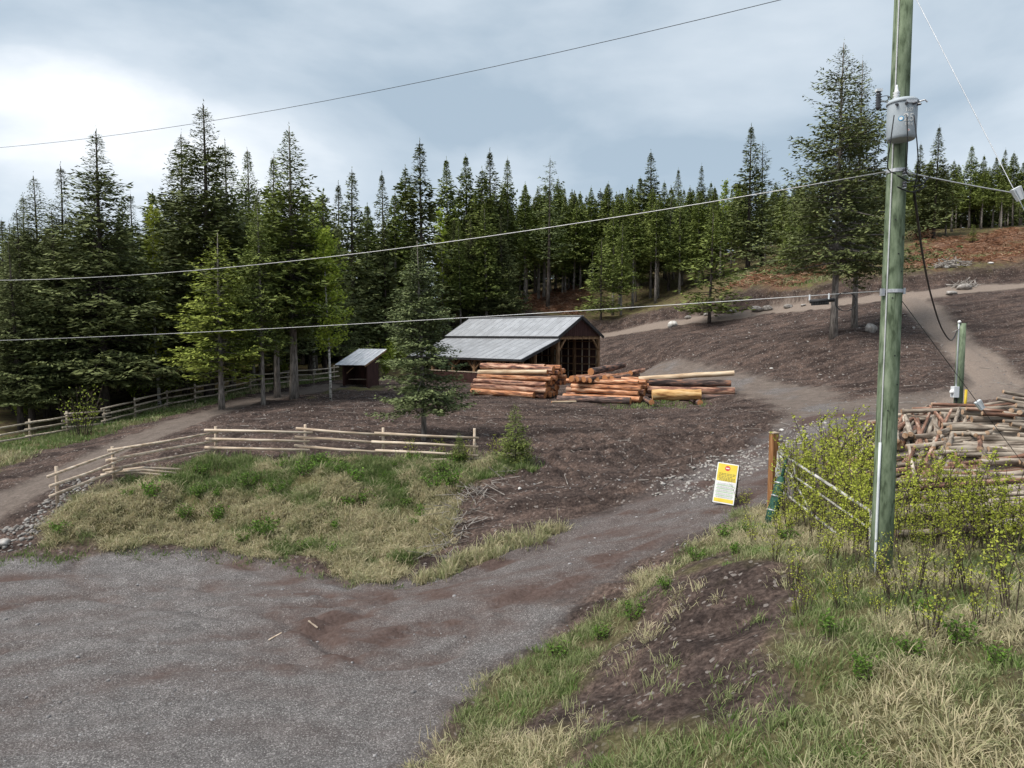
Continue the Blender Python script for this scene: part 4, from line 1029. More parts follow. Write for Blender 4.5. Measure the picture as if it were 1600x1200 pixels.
def sticks(name, label, x, y, L, r, m, seed, lift=.1, tilt=.25):
    rng = np.random.default_rng(seed); n = len(x); z = height(x, y) + rng.uniform(0, lift, n)
    a = rng.uniform(0, 6.28, n); el = rng.normal(0, tilt, n)
    d = np.stack([np.cos(a) * np.cos(el), np.sin(a) * np.cos(el), np.sin(el)], 1); s = np.stack([-np.sin(a), np.cos(a), np.zeros(n)], 1); u = np.cross(d, s)
    c = np.stack([x, y, z + r], 1); V = []
    for e, k in ((-.5, 1.), (.5, .55)):
        for t in range(3):
            ang = 2.094 * t
            V.append(c + d * (L * e)[:, None] + (s * math.cos(ang) + u * math.sin(ang)) * (r * k)[:, None])
    V = np.stack(V, 1).reshape(-1, 3); i = np.arange(n)[:, None] * 6
    Q = np.concatenate([i + np.array([[0, 1, 4, 3]]), i + np.array([[1, 2, 5, 4]]), i + np.array([[2, 0, 3, 5]])])
    return tag(link(name, mesh_np(name, V, [Q], m)), label, 'slash', kind='stuff')
for nm, pl, n, sd_ in (('slash_debris', SLASH1, 2200, 20), ('clearing_debris', SLASH2, 1500, 21), ('crest_debris', SLASH3, 2600, 22)):
    x, y = scatter(pl, n, sd_); r = np.random.default_rng(sd_)
    sticks(nm, {'slash_debris': 'reddish logging slash in the clearing above the barn', 'clearing_debris': 'reddish logging slash on the grassy clearing', 'crest_debris': 'orange brown brush debris covering the right crest'}[nm], x, y, r.uniform(.4, 1.8, n)[:len(x)], r.uniform(.02, .06, n)[:len(x)], M['slashwood'], sd_ + 5, .35)
x, y = scatter(YARD, 320, 30); r = np.random.default_rng(31)
sticks('yard_sticks', 'splinters and twigs lying on the bare yard', x, y, r.uniform(.2, .9, len(x)), r.uniform(.008, .02, len(x)), M['wood_grey'], 32, .03, .1)
x, y = scatter(W2([(690,770),(760,760),(800,745),(760,800),(700,880),(660,880)]), 130, 33)
sticks('bank_roots', 'dead roots and twigs hanging from the cut bank', x, y, r.uniform(.4, 1.3, len(x)), r.uniform(.008, .018, len(x)), M['wood_grey'], 34, .2, .4)

# boulders
def boulder(px, py, wpx, hfac, m, label, seed, name='boulder', group=None, stretch=1.):
    p = gp(px, py); r = np.random.default_rng(seed); w = wpx / F * p.y
    # two times subdivided icosphere, lumpy
    v, f = IV.copy(), IF.copy()
    for _ in range(2):
        e = {}; vl = list(v); nf = []
        def mid(a, b):
            k = (min(a, b), max(a, b))
            if k not in e: q = vl[a] + vl[b]; vl.append(q / np.linalg.norm(q)); e[k] = len(vl) - 1
            return e[k]
        for a, b, c in f:
            ab, bc, ca = mid(a, b), mid(b, c), mid(c, a); nf += [(a, ab, ca), (b, bc, ab), (c, ca, bc), (ab, bc, ca)]
        v, f = np.array(vl), np.array(nf)
    k = fbm(v[:, 0] * 1.4 + seed, v[:, 1] * 1.4 + v[:, 2] * 1.1, seed, 3)
    v = v * (.7 + .6 * k)[:, None]
    for _ in range(4):       # flat facets
        nrm = r.normal(0, 1, 3); nrm /= np.linalg.norm(nrm); dd = v @ nrm; lim = .72; v = v - np.maximum(dd - lim, 0)[:, None] * nrm * .85
    v = v * np.array([w * .5, w * .45 * stretch, w * .5 * hfac])
    o = link(name, mesh_np(name, v, [f], m), None, (p.x, p.y, p.z + w * .5 * hfac * .55)); o.rotation_euler = (0, 0, r.uniform(-.4, .4))
    return tag(o, label, 'rock', group)
boulder(1360, 520, 19, .95, M['rock'], 'round grey boulder at the foot of the great fir', 1)
boulder(1051, 510, 16, .8, M['rock_white'], 'white boulder standing beside the hillside road', 2)
for i, (px, py, w, l) in enumerate([(1145,487,14,'pale rock'),(1182,486,20,'pale slab'),(1200,484,17,'pale slab'),(1232,481,14,'pale rock'),(1105,492,13,'pale rock'),(1075,498,12,'rock'),(1255,478,9,'rock')]):
    boulder(px, py, w, .5, M['rock'], 'pale slab of rock in the cut bank above the hillside road', 10 + i, 'rock_slab', 'rocks in the cut bank')
boulder(1486, 460, 18, .45, M['rock'], 'flat pale rock on the right part of the hillside road', 30)
boulder(1505, 452, 22, .5, M['rock'], 'broad pale rock behind the flat rock by the right road', 31)
boulder(1480, 436, 9, .6, M['rock_white'], 'small white rock in the bank above the right road', 32)
boulder(1547, 432, 8, .5, M['rock_white'], 'white rock high in the right cut bank', 33)
boulder(1221, 672, 8, .6, M['rock_white'], 'small white rock beside the driveway above the gate post', 34)
boulder(278, 640, 9, .8, M['rock_white'], 'white rock by the far rail fence', 35)
boulder(4, 852, 22, .6, M['rock'], 'grey boulder at the left edge of the gravel lot', 36)
boulder(812, 764, 6, .8, M['rock_white'], 'small white stone in the dark cut bank', 37)
boulder(1205, 578, 6, .5, M['rock_white'], 'white stone halfway up the dirt slope', 38)

# root and brush heaps on the crest
def heap(px, py, n, rad, hh, m, label, seed, L=(.6, 1.8)):
    p = gp(px, py); r = random.Random(seed); mb = MB()
    for i in range(n):
        a = r.uniform(0, 6.28); q = rad * r.random() ** .6; z = hh * (1 - q / rad) * r.random()
        c = Vector((math.cos(a) * q, math.sin(a) * q * .7, z)); d = Vector((r.gauss(0, 1), r.gauss(0, 1), r.gauss(.15, .5))).normalized() * r.uniform(*L) * .5
        mb.tube([c - d, c + Vector((0, 0, r.uniform(-.1, .1))), c + d], [.05, .04, .012], 4)
    return tag(mb.build('brush_heap', m, None, False, p), label, 'brush heap')
heap(1443, 372, 90, 1.6, 3.0, M['slashwood'], 'upturned root mass standing on the crest right of the pole', 1, (.8, 2.6))
heap(1490, 432, 110, 1.9, .9, M['wood_grey'], 'grey brush heap on the edge above the right road', 2)
heap(1505, 448, 60, 1.1, .6, M['wood_grey'], 'small heap of pale brush beside the right road', 3)
heap(1560, 405, 80, 2.6, .7, M['slashwood'], 'low brown brush heap on the right crest', 4)

# ------------------------------------------------------------------ barn
def part_panels(parent, name, a0, a1, b0, b1, n, m, thick=.05, nrm=None, rib=.035):
    """roof panels side by side from edge a0-b0 (one rake) to a1-b1; a = top edge ends, b = bottom edge ends"""
    a0, a1, b0, b1 = map(Vector, (a0, a1, b0, b1))
    nv = (a1 - a0).cross(b0 - a0).normalized()
    if nv.z < 0: nv = -nv
    for i in range(n):
        f0, f1 = i / n, (i + 1) / n
        t0, t1 = a0.lerp(a1, f0), a0.lerp(a1, f1); u0, u1 = b0.lerp(b1, f0), b0.lerp(b1, f1)
        g = (t1 - t0) * .006
        mb = MB()
        mb.hexa([u0 + g, u1 - g, t1 - g, t0 + g, u0 + g + nv * thick * .4, u1 - g + nv * thick * .4, t1 - g + nv * thick * .4, t0 + g + nv * thick * .4])
        for fr, hgt in ((.03, rib), (.35, rib * .5), (.67, rib * .5)):
            c0 = t0.lerp(t1, fr); c1 = u0.lerp(u1, fr); w = (t1 - t0) * .045; o = nv * (thick * .4 - .004)
            mb.hexa([c1 - w + o, c1 + w + o, c0 + w + o, c0 - w + o, c1 - w * .5 + o + nv * hgt, c1 + w * .5 + o + nv * hgt, c0 + w * .5 + o + nv * hgt, c0 - w * .5 + o + nv * hgt])
        mb.build(name, m, parent)
BETA = R(42)
bl = Vector((-math.cos(BETA), math.sin(BETA), 0)); bw = Vector((-math.sin(BETA), -math.cos(BETA), 0))     # along the ridge (to the left/back) and towards the front
RP = P(910, 494, 62)
bo = Vector((RP.x, RP.y, 2.42))
barn = thing('barn', 'open maroon timber barn with grey metal roof and lower lean to side', 'barn', bo)
def BP(l, w, z): return bl * l + bw * w + Vector((0, 0, z - bo.z))
ZR, ZE, ZL, LEN = RP.z, 6.5, 4.62, 14.5
part_panels(barn, 'roof_panel', BP(0, 0, ZR), BP(LEN, 0, ZR), BP(0, 3.5, ZE), BP(LEN, 3.5, ZE), 17, M['roof'])
part_panels(barn, 'roof_panel', BP(0, 0, ZR), BP(LEN, 0, ZR), BP(0, -3.4, ZE), BP(LEN, -3.4, ZE), 17, M['roof'])
part_panels(barn, 'roof_panel', BP(0, 3.2, ZE - .16), BP(LEN, 3.2, ZE - .16), BP(0, 8.4, ZL), BP(LEN, 8.4, ZL), 17, M['roof'])
MB().beam(BP(-.03, 0, ZR + .05), BP(LEN + .03, 0, ZR + .05), .4, .06).build('ridge_cap', M['roof'], barn)
for l in (-.02, LEN + .02):
    tm = MB()
    tm.beam(BP(l, .1, ZR - .12), BP(l, 3.5, ZE - .12), .05, .26).beam(BP(l, -.1, ZR - .12), BP(l, -3.4, ZE - .12), .05, .26).beam(BP(l, 3.3, ZE - .30), BP(l, 8.4, ZL - .12), .05, .24)
    tm.build('barge_board', M['roof_trim'], barn)
MB().beam(BP(0, 3.42, ZE - .12), BP(LEN, 3.42, ZE - .12), .05, .2).build('fascia', M['roof_trim'], barn)
MB().beam(BP(0, 8.36, ZL - .08), BP(LEN, 8.36, ZL - .08), .05, .16).build('fascia', M['roof_trim'], barn)
def gz(l, w): q = bo + BP(l, w, bo.z); return H(q.x, q.y) - .1
nbay = 5
for i in range(nbay + 1):
    l = .35 + (LEN - .7) * i / nbay
    for w, zt in ((3.1, ZE - .2), (-3.0, ZE - .1), (7.9, ZL - .05)):
        MB().beam(BP(l, w, gz(l, w)), BP(l, w, zt), .24, .24, bl).build('post', M['timber'], barn)
    for w, zt in ((7.9, ZL - .2),):
        for s in (-1, 1):
            if 0 <= i + s <= nbay: MB().beam(BP(l, w, zt - .85), BP(l + s * .85, w, zt), .13, .13).build('brace', M['timber'], barn)
MB().beam(BP(.2, 7.9, ZL - .13), BP(LEN - .2, 7.9, ZL - .13), .2, .24).build('eave_beam', M['timber'], barn)
MB().beam(BP(.2, 3.1, ZE - .42), BP(LEN - .2, 3.1, ZE - .42), .2, .26).build('eave_beam', M['timber'], barn)
for w, s in ((3.1, -1), (-3.0, 1)):
    MB().beam(BP(.3, w, ZE - 1.35), BP(.3, w + s * 1.0, ZE - .2), .14, .14).build('brace', M['timber'], barn)
MB().beam(BP(.3, -3.0, ZE - .12), BP(.3, 3.1, ZE - .12), .2, .3).build('tie_beam', M['timber'], barn)
# gable triangles of vertical boards
for l, off in ((.2, 0), (LEN - .2, 0)):
    nbd = 22
    for i in range(nbd):
        w0 = -3.15 + 6.4 * i / nbd; w1 = -3.15 + 6.4 * (i + 1) / nbd - .02
        zt = lambda w: ZR - .22 - abs(w) * (ZR - ZE) / 3.45
        dp = .03 + (i % 2) * .012
        p = [BP(l, w0, ZE - .1), BP(l + dp, w0, ZE - .1), BP(l + dp, w1, ZE - .1), BP(l, w1, ZE - .1), BP(l, w0, max(zt(w0), ZE - .05)), BP(l + dp, w0, max(zt(w0), ZE - .05)), BP(l + dp, w1, max(zt(w1), ZE - .05)), BP(l, w1, max(zt(w1), ZE - .05))]
        MB().hexa(p).build('gable_board', M['maroon'], barn)
# back wall (-w side), far end wall, partition towards the lean-to; boards outside, studs and girts inside
def wall(l0, w0, l1, w1, zt0, zt1, inner, nb, zb=None):
    a, b = Vector((l0, w0)), Vector((l1, w1))
    for i in range(nb):
        q0, q1 = a.lerp(b, i / nb), a.lerp(b, (i + .985) / nb)
        zl, zh = zt0 + (zt1 - zt0) * i / nb, zt0 + (zt1 - zt0) * (i + 1) / nb
        o = inner * (-.04 - .01 * (i % 2))
        z0, z1 = gz(*q0), gz(*q1)
        if zb is not None: zl = z0 + zb; zh = z1 + zb
        e0, e1 = q0 + o, q1 + o
        MB().hexa([BP(q0.x, q0.y, z0), BP(q1.x, q1.y, z1), BP(e1.x, e1.y, z1), BP(e0.x, e0.y, z0), BP(q0.x, q0.y, zl), BP(q1.x, q1.y, zh), BP(e1.x, e1.y, zh), BP(e0.x, e0.y, zl)]).build('wall_board', M['maroon'], barn)
def studs(l0, w0, l1, w1, zt, inner, n, rows):
    a, b = Vector((l0, w0)), Vector((l1, w1))
    for i in range(n + 1):
        q = a.lerp(b, i / n) + inner * .08
        MB().beam(BP(q.x, q.y, gz(*q)), BP(q.x, q.y, zt), .09, .09, bl).build('stud', M['timber_pale'], barn)
    for j in range(rows):
        z = bo.z + .7 + (zt - bo.z - .9) * j / max(1, rows - 1); qa, qb = a + inner * .16, b + inner * .16
        MB().beam(BP(qa.x, qa.y, z), BP(qb.x, qb.y, z), .05, .1).build('girt', M['timber'], barn)
wall(.3, -3.2, LEN - .3, -3.2, ZE - .15, ZE - .15, Vector((0, 1)), 40); studs(.6, -3.2, LEN - .5, -3.2, ZE - .3, Vector((0, 1)), 16, 5)
wall(LEN - .3, -3.2, LEN - .3, 3.1, ZE - .1, ZE - .1, Vector((-1, 0)), 18); studs(LEN - .3, -2.9, LEN - .3, 3.0, ZE - .2, Vector((-1, 0)), 8, 5)
wall(LEN - .3, 3.15, LEN - .3, 7.9, ZE - .4, ZL - .1, Vector((-1, 0)), 14); studs(LEN - .3, 3.4, LEN - .3, 7.7, ZL - .1, Vector((-1, 0)), 5, 3)
wall(.6, 8.0, LEN - .5, 8.0, 0, 0, Vector((0, -1)), 40, zb=.95)
MB().beam(BP(.5, 8.0, gz(7, 8) + 1.05), BP(LEN - .4, 8.0, gz(7, 8) + 1.05), .16, .07).build('sill_rail', M['timber_pale'], barn)
MB().beam(BP(.32, 6.2, gz(.3, 6.2)), BP(.32, 6.2, ZL + .65), .14, .14, bl).build('post', M['timber'], barn)
for i in range(nbay + 1):
    l = .6 + (LEN - 1.2) * i / nbay
    MB().beam(BP(l, 3.2, ZE - .36), BP(l, 8.3, ZL - .1), .07, .16).build('rafter', M['timber'], barn)
    MB().beam(BP(l, 0, ZR - .16), BP(l, 3.4, ZE - .14), .07, .16).build('rafter', M['timber'], barn)
    MB().beam(BP(l, 0, ZR - .16), BP(l, -3.3, ZE - .14), .07, .16).build('rafter', M['timber'], barn)

# ------------------------------------------------------------------ small shed
so = gp(561, 605); so.z -= .1
shed = thing('shed', 'small maroon shelter with pale corrugated lean to roof and open front', 'shed', so)
sb = R(30)
sl_ = Vector((math.cos(sb), -math.sin(sb) * .35, 0)).normalized(); sw_ = Vector((-sl_.y, sl_.x, 0))     # along the front (to the right), towards the back
def SP(l, w, z): return sl_ * l + sw_ * w + Vector((0, 0, z))
k_ = so.y / F        # metres per pixel of the photo there
part_panels(shed, 'roof_panel', SP(-.85, 2.1, 3.05), SP(1.45, 2.1, 3.05), SP(-1.65, -.55, 1.9), SP(.75, -.55, 1.9), 7, M['roof_white'], rib=.05)
MB().beam(SP(1.42, 2.05, 2.97), SP(.73, -.53, 1.83), .05, .12).build('barge_board', M['timber'], shed)
for i in range(7):
    MB().beam(SP(.75, i * .3 - .0, 0), SP(.75, i * .3, 1.98 + i * .125), .03, .29, sw_).build('wall_board', M['maroon'], shed)
    MB().beam(SP(-1.25, i * .3, 0), SP(-1.25, i * .3, 1.96 + i * .125), .03, .29, sw_).build('wall_board', M['maroon'], shed)
for i in range(7):
    MB().beam(SP(-1.1 + i * .29, 1.98, 0), SP(-1.1 + i * .29, 1.98, 2.7), .03, .29, sl_).build('wall_board', M['maroon'], shed)
MB().box(SP(-.25, 1.0, .75), (1.9, .5, .05), Matrix.Rotation(math.atan2(sl_.y, sl_.x), 3, 'Z')).build('bench', M['timber_pale'], shed)
for l in (-1.2, .7):
    MB().beam(SP(l, -.05, 0), SP(l, -.05, 1.95), .12, .12, sl_).build('post', M['maroon'], shed)
MB().beam(SP(-1.25, -.08, .12), SP(.75, -.08, .12), .08, .16).build('sill', M['wood_grey'], shed)
MB().beam(SP(-1.3, -.06, 1.92), SP(.72, -.06, 1.92), .08, .1).build('eave_beam', M['timber'], shed)
MB().beam(SP(-.95, -.08, 1.25), SP(-.4, -.08, 1.72), .07, .07).build('brace', M['timber'], shed)
MB().box(SP(-1.0, -.6, .18), (.45, .3, .3)).build('step', M['roof_trim'], shed)

# ------------------------------------------------------------------ rail fences
def rail_fence(name, label, posts, hts, rr, m, postm, lap=.3, ph=1.32, pr=.06, seed=1, skip=()):
    r = random.Random(seed)
    pts = [gp(*p) for p in posts]; o = pts[0].copy()
    f = thing(name, label, 'fence', o)
    for i, p in enumerate(pts):
        lx, ly = r.gauss(0, .02), r.gauss(0, .02)
        MB().tube([p - o + Vector((0, 0, -.3)), p - o + Vector((lx, ly, ph + r.uniform(-.05, .1)))], [pr, pr * .9], 7).build('post', postm, f, True)
    for i in range(len(pts) - 1):
        a, b = pts[i] - o, pts[i + 1] - o; d = (b - a).normalized(); n = Vector((d.y, -d.x, 0)).normalized()
        if n.y > 0: n = -n
        da = r.uniform(-.02, .10); db = r.uniform(-.10, .02)
        for j, hh in enumerate(hts):
            if (i, j) in skip: continue
            off = n * (pr + rr + (.002 if i % 2 else rr * 2 + .01))
            e1, e2 = lap * r.uniform(.6, 1.3), lap * r.uniform(.6, 1.3)
            q0 = a - d * e1 + off + Vector((0, 0, hh + da)); q1 = b + d * e2 + off + Vector((0, 0, hh + db))
            md = q0.lerp(q1, .5) + Vector((0, 0, r.uniform(-.04, .03)))
            MB().tube([q0, md, q1], [rr * 1.1, rr, rr * .85], 7).build('rail', m, f, True)
    return f
rail_fence('rail_fence', 'pale peeled pole rail fence along the top of the grassy bank', [(90,791),(179,752),(337,716),(477,714),(599,716),(741,720)], (.42, .76, 1.1), .05, M['rail'], M['rail'], seed=3)
rail_fence('rail_fence', 'weathered rail fence running along the edge of the wood', [(-60,712),(47,690),(105,678),(165,667),(212,655),(262,641),(305,632),(345,622),(392,614),(450,604),(490,600),(522,596)], (.34, .72, 1.08), .055, M['rail_grey'], M['rail_grey'], seed=5, ph=1.2)
for i, (a, b) in enumerate([((158,752),(272,744)), ((165,748),(285,739)), ((172,751),(276,742))]):
    p, q = gp(*a), gp(*b); p.z += .10 + .05 * i; q.z += .12 + .03 * i
    tag(MB().tube([p, p.lerp(q, .5) + Vector((0, 0, .12)), q], [.045, .045, .04], 7).build('loose_rail', M['rail'], None, True), ['lowest of three loose rails on the bank below the fence', 'topmost of three loose rails on the bank below the fence', 'middle one of three loose rails on the bank below the fence'][i], 'rail', 'loose rails')
p, q = gp(755, 722), gp(640, 722)
tag(MB().tube([p + Vector((0, 0, .16)), q + Vector((0, 0, .12))], [.045, .04], 7).build('loose_rail', M['rail_grey'], None, True), 'fallen rail in the weeds under the right fence end', 'rail')
for i, (a, b) in enumerate([((420,1002),(440,994)), ((482,978),(496,979))]):
    p, q = gp(*a), gp(*b)
    tag(MB().beam(p + Vector((0, 0, .03)), q + Vector((0, 0, .02)), .035, .02).build('wood_splinter', M['rail'], None), ['long pale wood splinter on the gravel lot', 'short pale wood splinter on the gravel lot'][i], 'splinter')

# ------------------------------------------------------------------ logs
def log(a, b, r, m, endm, label, name='log', group=None, taper=.9, seed=0, n=12, cat='log'):
    a, b = Vector(a), Vector(b); rg = random.Random(seed * 7 + 1)
    L = (b - a).length; d = (b - a).normalized()
    rot = d.to_track_quat('X', 'Z')
    ks = 6; path, rad = [], []
    for i in range(ks):
        t = i / (ks - 1)
        path.append(Vector((L * (t - .5), rg.gauss(0, .06 * r) + .15 * r * math.sin(t * 3 + seed), rg.gauss(0, .06 * r)))); rad.append(r * (1 + (taper - 1) * t) * rg.uniform(.95, 1.05))
    mb = MB().tube(path, rad, n, False)
    o = mb.build(name, m, None, True, (a + b) / 2); o.rotation_mode = 'QUATERNION'; o.rotation_quaternion = rot
    tag(o, label, cat, group)
    for i, s in ((0, -1), (-1, 1)):
        e = MB(); c = path[i]; k = len(e.v)
        ring = [mb.v[(0 if i == 0 else (ks - 1) * n) + j] for j in range(n)]
        e.v = [tuple(q) for q in ring] + [(c.x + s * .012, c.y, c.z)]
        for j in range(n):
            e.t.append((j, (j + 1) % n, n) if s > 0 else ((j + 1) % n, j, n))
        e.build('cut_end', endm, o)
    return o
# left stack: logs lie along u, right ends turned to the camera
u = Vector((math.cos(R(31)), -math.sin(R(31)), 0)); v = Vector((math.sin(R(31)), math.cos(R(31)), 0))
o0 = gp(790, 622); rg = random.Random(4); sd_ = 0
rows = [7, 7, 7, 6, 6, 4]
zz = 0.
for lay, nrow in enumerate(rows):
    for i in range(nrow):
        r_ = rg.uniform(.16, .25) if lay else rg.uniform(.2, .27)
        fr = i == 0
        L = rg.uniform(5.0, 6.1); c = o0 + v * (.25 + i * .47 + lay * .16 + rg.uniform(-.05, .05)) + u * (rg.uniform(-.35, .35) - .2 + .03 * lay)
        z = H(c.x, c.y) + .22 + lay * .355 + rg.uniform(-.02, .03); z = max(z, o0.z + .22 + lay * .355)
        ti = rg.uniform(-.05, .05) + (.05 if lay == 4 else 0)
        a = c - u * L / 2; b = c + u * L / 2; a.z = z - ti * 1.2; b.z = z + ti * 1.2
        m = M[rg.choice(['log_peel', 'log_orange', 'log_orange', 'log_peel'])]
        if fr: m = M[['log_orange', 'log_peel', 'log_peel', 'log_orange', 'log_pale', 'log_peel'][lay]]
        lb = ['lowest front log of the left log stack', 'second front log from the ground of the left log stack', 'third front log of the left log stack', 'fourth front log of the left log stack, reddish', 'pale front log near the top of the left log stack', 'topmost front log of the left log stack'][lay] if fr else 'log inside the left stack, seen by its cut end'
        log(a, b, r_, m, M['end_orange'], lb, group='left log stack', seed=sd_); sd_ += 1
# middle stack, lengthwise logs
o1 = gp(935, 628); rg = random.Random(6)
for lay, nrow in enumerate([5, 5, 5, 4]):
    for i in range(nrow):
        r_ = rg.uniform(.16, .24); L = rg.uniform(4.6, 5.6)
        c = o1 + v * (.5 + i * .46 + lay * .13) + u * (rg.uniform(-.25, .25) - .05)
        z = o1.z + .2 + lay * .35 + rg.uniform(-.02, .03) + .02 * i
        a = c - u * L / 2; b = c + u * L / 2; a.z = b.z = z; a.z += rg.uniform(-.06, .06)
        fr = i == 0
        lb = ['bottom lengthwise log of the middle stack', 'second lengthwise log of the middle stack', 'third lengthwise log of the middle stack', 'top lengthwise log under the crosswise ends'][lay] if fr else 'log inside the middle stack'
        log(a, b, r_, M[rg.choice(['log_peel', 'log_orange'])], M['end_orange'], lb, group='middle log stack', seed=sd_); sd_ += 1
p, q = P(872, 617, 44.2), P(985, 624, 42.0)
p.z = H(p.x, p.y) + .28; q.z = H(q.x, q.y) + .26
log(p, q, .24, M['log_bark'], M['end_orange'], 'rough barked log lying in front of the middle stack', seed=sd_); sd_ += 1
zt = o1.z + 1.55
for i, (px, py, r_, mm) in enumerate([(893,592,.20,'log_orange'),(902,592,.18,'log_peel'),(912,593,.19,'log_peel'),(921,594,.17,'log_bark'),(933,593,.15,'log_bark'),(945,591,.22,'log_orange'),(956,592,.19,'log_bark'),(924,581,.25,'log_bark')]):
    a = P(px, py, 45.2); d = Vector((.62, .78, .0)).normalized(); b = a + d * (3.6 if i < 7 else 4.2); b.z = a.z + (.08 if i < 7 else .30)
    log(a, b, r_, M[mm], M['end_orange'], ['leftmost crosswise log end on the middle stack', 'second crosswise log end from the left', 'third crosswise log end from the left', 'fourth crosswise log end from the left', 'small crosswise log end right of the middle', 'large orange crosswise log end', 'rightmost crosswise log on the middle stack', 'thick barked log on top of all the crosswise logs'][i], seed=sd_, group='crosswise logs on the middle stack'); sd_ += 1
# right stack
def plog(a, b, r_, m, lb, Ya, Yb, grp='right log stack', em='end_orange', n=12):
    global sd_
    log(P(a[0], a[1], Ya), P(b[0], b[1], Yb), r_, M[m], M[em], lb, group=grp, seed=sd_, n=n); sd_ += 1
plog((998,592), (1147,583), .19, 'log_pale', 'long pale peeled log on top of the right stack', 45.2, 44.0)
plog((1014,598), (1142,599), .24, 'log_bark', 'thick barked log just under the pale top log', 44.8, 43.6)
plog((1012,609), (1148,611), .25, 'log_peel', 'thick reddish log in the middle of the right stack', 44.4, 43.2)
plog((1030,621), (1147,622), .24, 'log_bark', 'dark log at the bottom right of the right stack', 44.3, 43.0)
plog((1002,618), (1092,618), .2, 'log_bark', 'dark log end left of the short yellow log', 44.6, 43.6)
plog((1000,603), (1120,604), .2, 'log_peel', 'log behind the thick barked log of the right stack', 46.0, 45.0)
plog((996,612), (1125,612), .2, 'log_bark', 'hidden back log of the right stack', 46.2, 45.2)
plog((1000,621), (1125,622), .2, 'log_bark', 'lowest back log of the right stack', 46.4, 45.4)
plog((985,583), (1006,578), .18, 'log_peel', 'short reddish log behind the right stack', 47, 49)
plog((1019,617), (1096,617), .34, 'log_yellow', 'short thick yellow peeled log on two bolsters', 42.3, 41.8, None, 'log_yellow', 16)
for i, (px, py) in enumerate([(1018, 628.5), (1094, 629.5)]):
    a = P(px, py, 41.4); b = a + Vector((.05, 2.2, .05)); a.z = max(a.z, H(a.x, a.y) + .15); b.z = a.z + .02
    log(a, b, .18, M['log_bark'], M['end_orange'], ['left round bolster under the yellow log', 'right round bolster under the yellow log'][i], seed=sd_, cat='log', group='bolsters'); sd_ += 1
p, q = gp(862, 632), gp(900, 631)
log(p + Vector((0, 0, .06)), q + Vector((0, 0, .06)), .06, M['log_pale'], M['end_orange'], 'broken pale stick on the earth between the log stacks', 'stick', seed=900, cat='stick')

# thin pole pile at the right
rg = random.Random(12)
def mound(x, y):
    f = lambda a, b, t: (lambda q: q * q * (3 - 2 * q))(min(1., max(0., (t - a) / (b - a))))
    return 1.25 * f(13.4, 17.2, y) * (1 - f(20.3, 22.6, y)) * math.exp(-((x - 14.2) / 5.2) ** 6)
n_p = 0
def pole_at(x, y, hd, L, r_, lift, label, m=None):
    global n_p
    d = Vector((math.cos(hd), math.sin(hd), 0)); a2, b2 = Vector((x, y, 0)) - d * L / 2, Vector((x, y, 0)) + d * L / 2
    for q in (a2, b2): q.z = H(q.x, q.y) + mound(q.x, q.y) * .9
    c = H(x, y) + mound(x, y); mid = (a2.z + b2.z) / 2
    k = max(0., c - mid) * .75 + lift
    a2.z += k; b2.z += k
    log(a2, b2, r_, m or M[rg.choice(['pole_bark', 'pole_bark', 'pole_bark', 'pole_bark', 'pole_red'])], M['pole_end'], label, 'thin_log', 'pile of thin logs', .72, 500 + n_p, 8)
    n_p += 1
LB1, LB2, LB3 = 'thin log lying level in the front of the right pile', 'thin log slanting over the back of the right pile', 'thin log on the right part of the right pile'
for i in range(120):       # level, in front
    y = 13.9 + 4.2 * (i + rg.random()) / 120; x = rg.uniform(11.2, 16.2)
    pole_at(x, y, rg.gauss(-.07, .055), rg.uniform(5.0, 7.4), rg.uniform(.045, .085), rg.uniform(-.12, .10), 'level thin log low in the front of the right pile' if i < 45 else 'level thin log halfway up the front of the right pile' if i < 85 else 'level thin log near the crest of the right pile')
for i in range(46):       # slanting to the back, upper left
    x = rg.uniform(9.7, 12.9); y = rg.uniform(17.6, 20.4)
    pole_at(x, y, rg.gauss(.98, .10), rg.uniform(3.6, 5.0), rg.uniform(.045, .075), rg.uniform(-.1, .15), LB2)
for i in range(34):
    x = rg.uniform(13.5, 17.5); y = rg.uniform(17.0, 20.8)
    pole_at(x, y, rg.choice([rg.gauss(-.12, .08)] * 5 + [rg.gauss(.7, .12)]), rg.uniform(5.2, 7.4), rg.uniform(.045, .075), rg.uniform(-.1, .12), LB3)
def pp(a, b, Ya, Yb, r_, lb, m='pole_bark'):
    global n_p
    log(P(*a, Ya), P(*b, Yb), r_, M[m], M['pole_end'], lb, 'thin_log', None, .8, 700 + n_p, 9); n_p += 1
pp((1403,693), (1442,661), 18.0, 20.6, .17, 'thick reddish log with orange end at the left of the right pile', 'log_bark')
pp((1426,728), (1450,655), 17.0, 19.6, .075, 'pale thin log standing steeply against the right pile, left one')
pp((1438,716), (1459,651), 17.0, 19.8, .075, 'pale thin log standing steeply against the right pile, right one')
pp((1476,700), (1530,655), 17.2, 20.0, .09, 'long thin log leaning up to the crest of the right pile')
pp((1492,663), (1600,650), 19.2, 18.0, .07, 'arched thin log across the crest of the right pile', 'pole_red')
pp((1508,694), (1630,712), 17.0, 16.0, .09, 'pale level thin log high on the right of the right pile')
pp((1500,706), (1620,730), 16.8, 15.8, .085, 'second pale level thin log below the other on the right pile')
pp((1335,718), (1362,690), 18.0, 19.5, .08, 'thin log sticking out left of the utility pole')
pp((1345,722), (1366,682), 18.2, 19.7, .07, 'second thin log left of the utility pole')

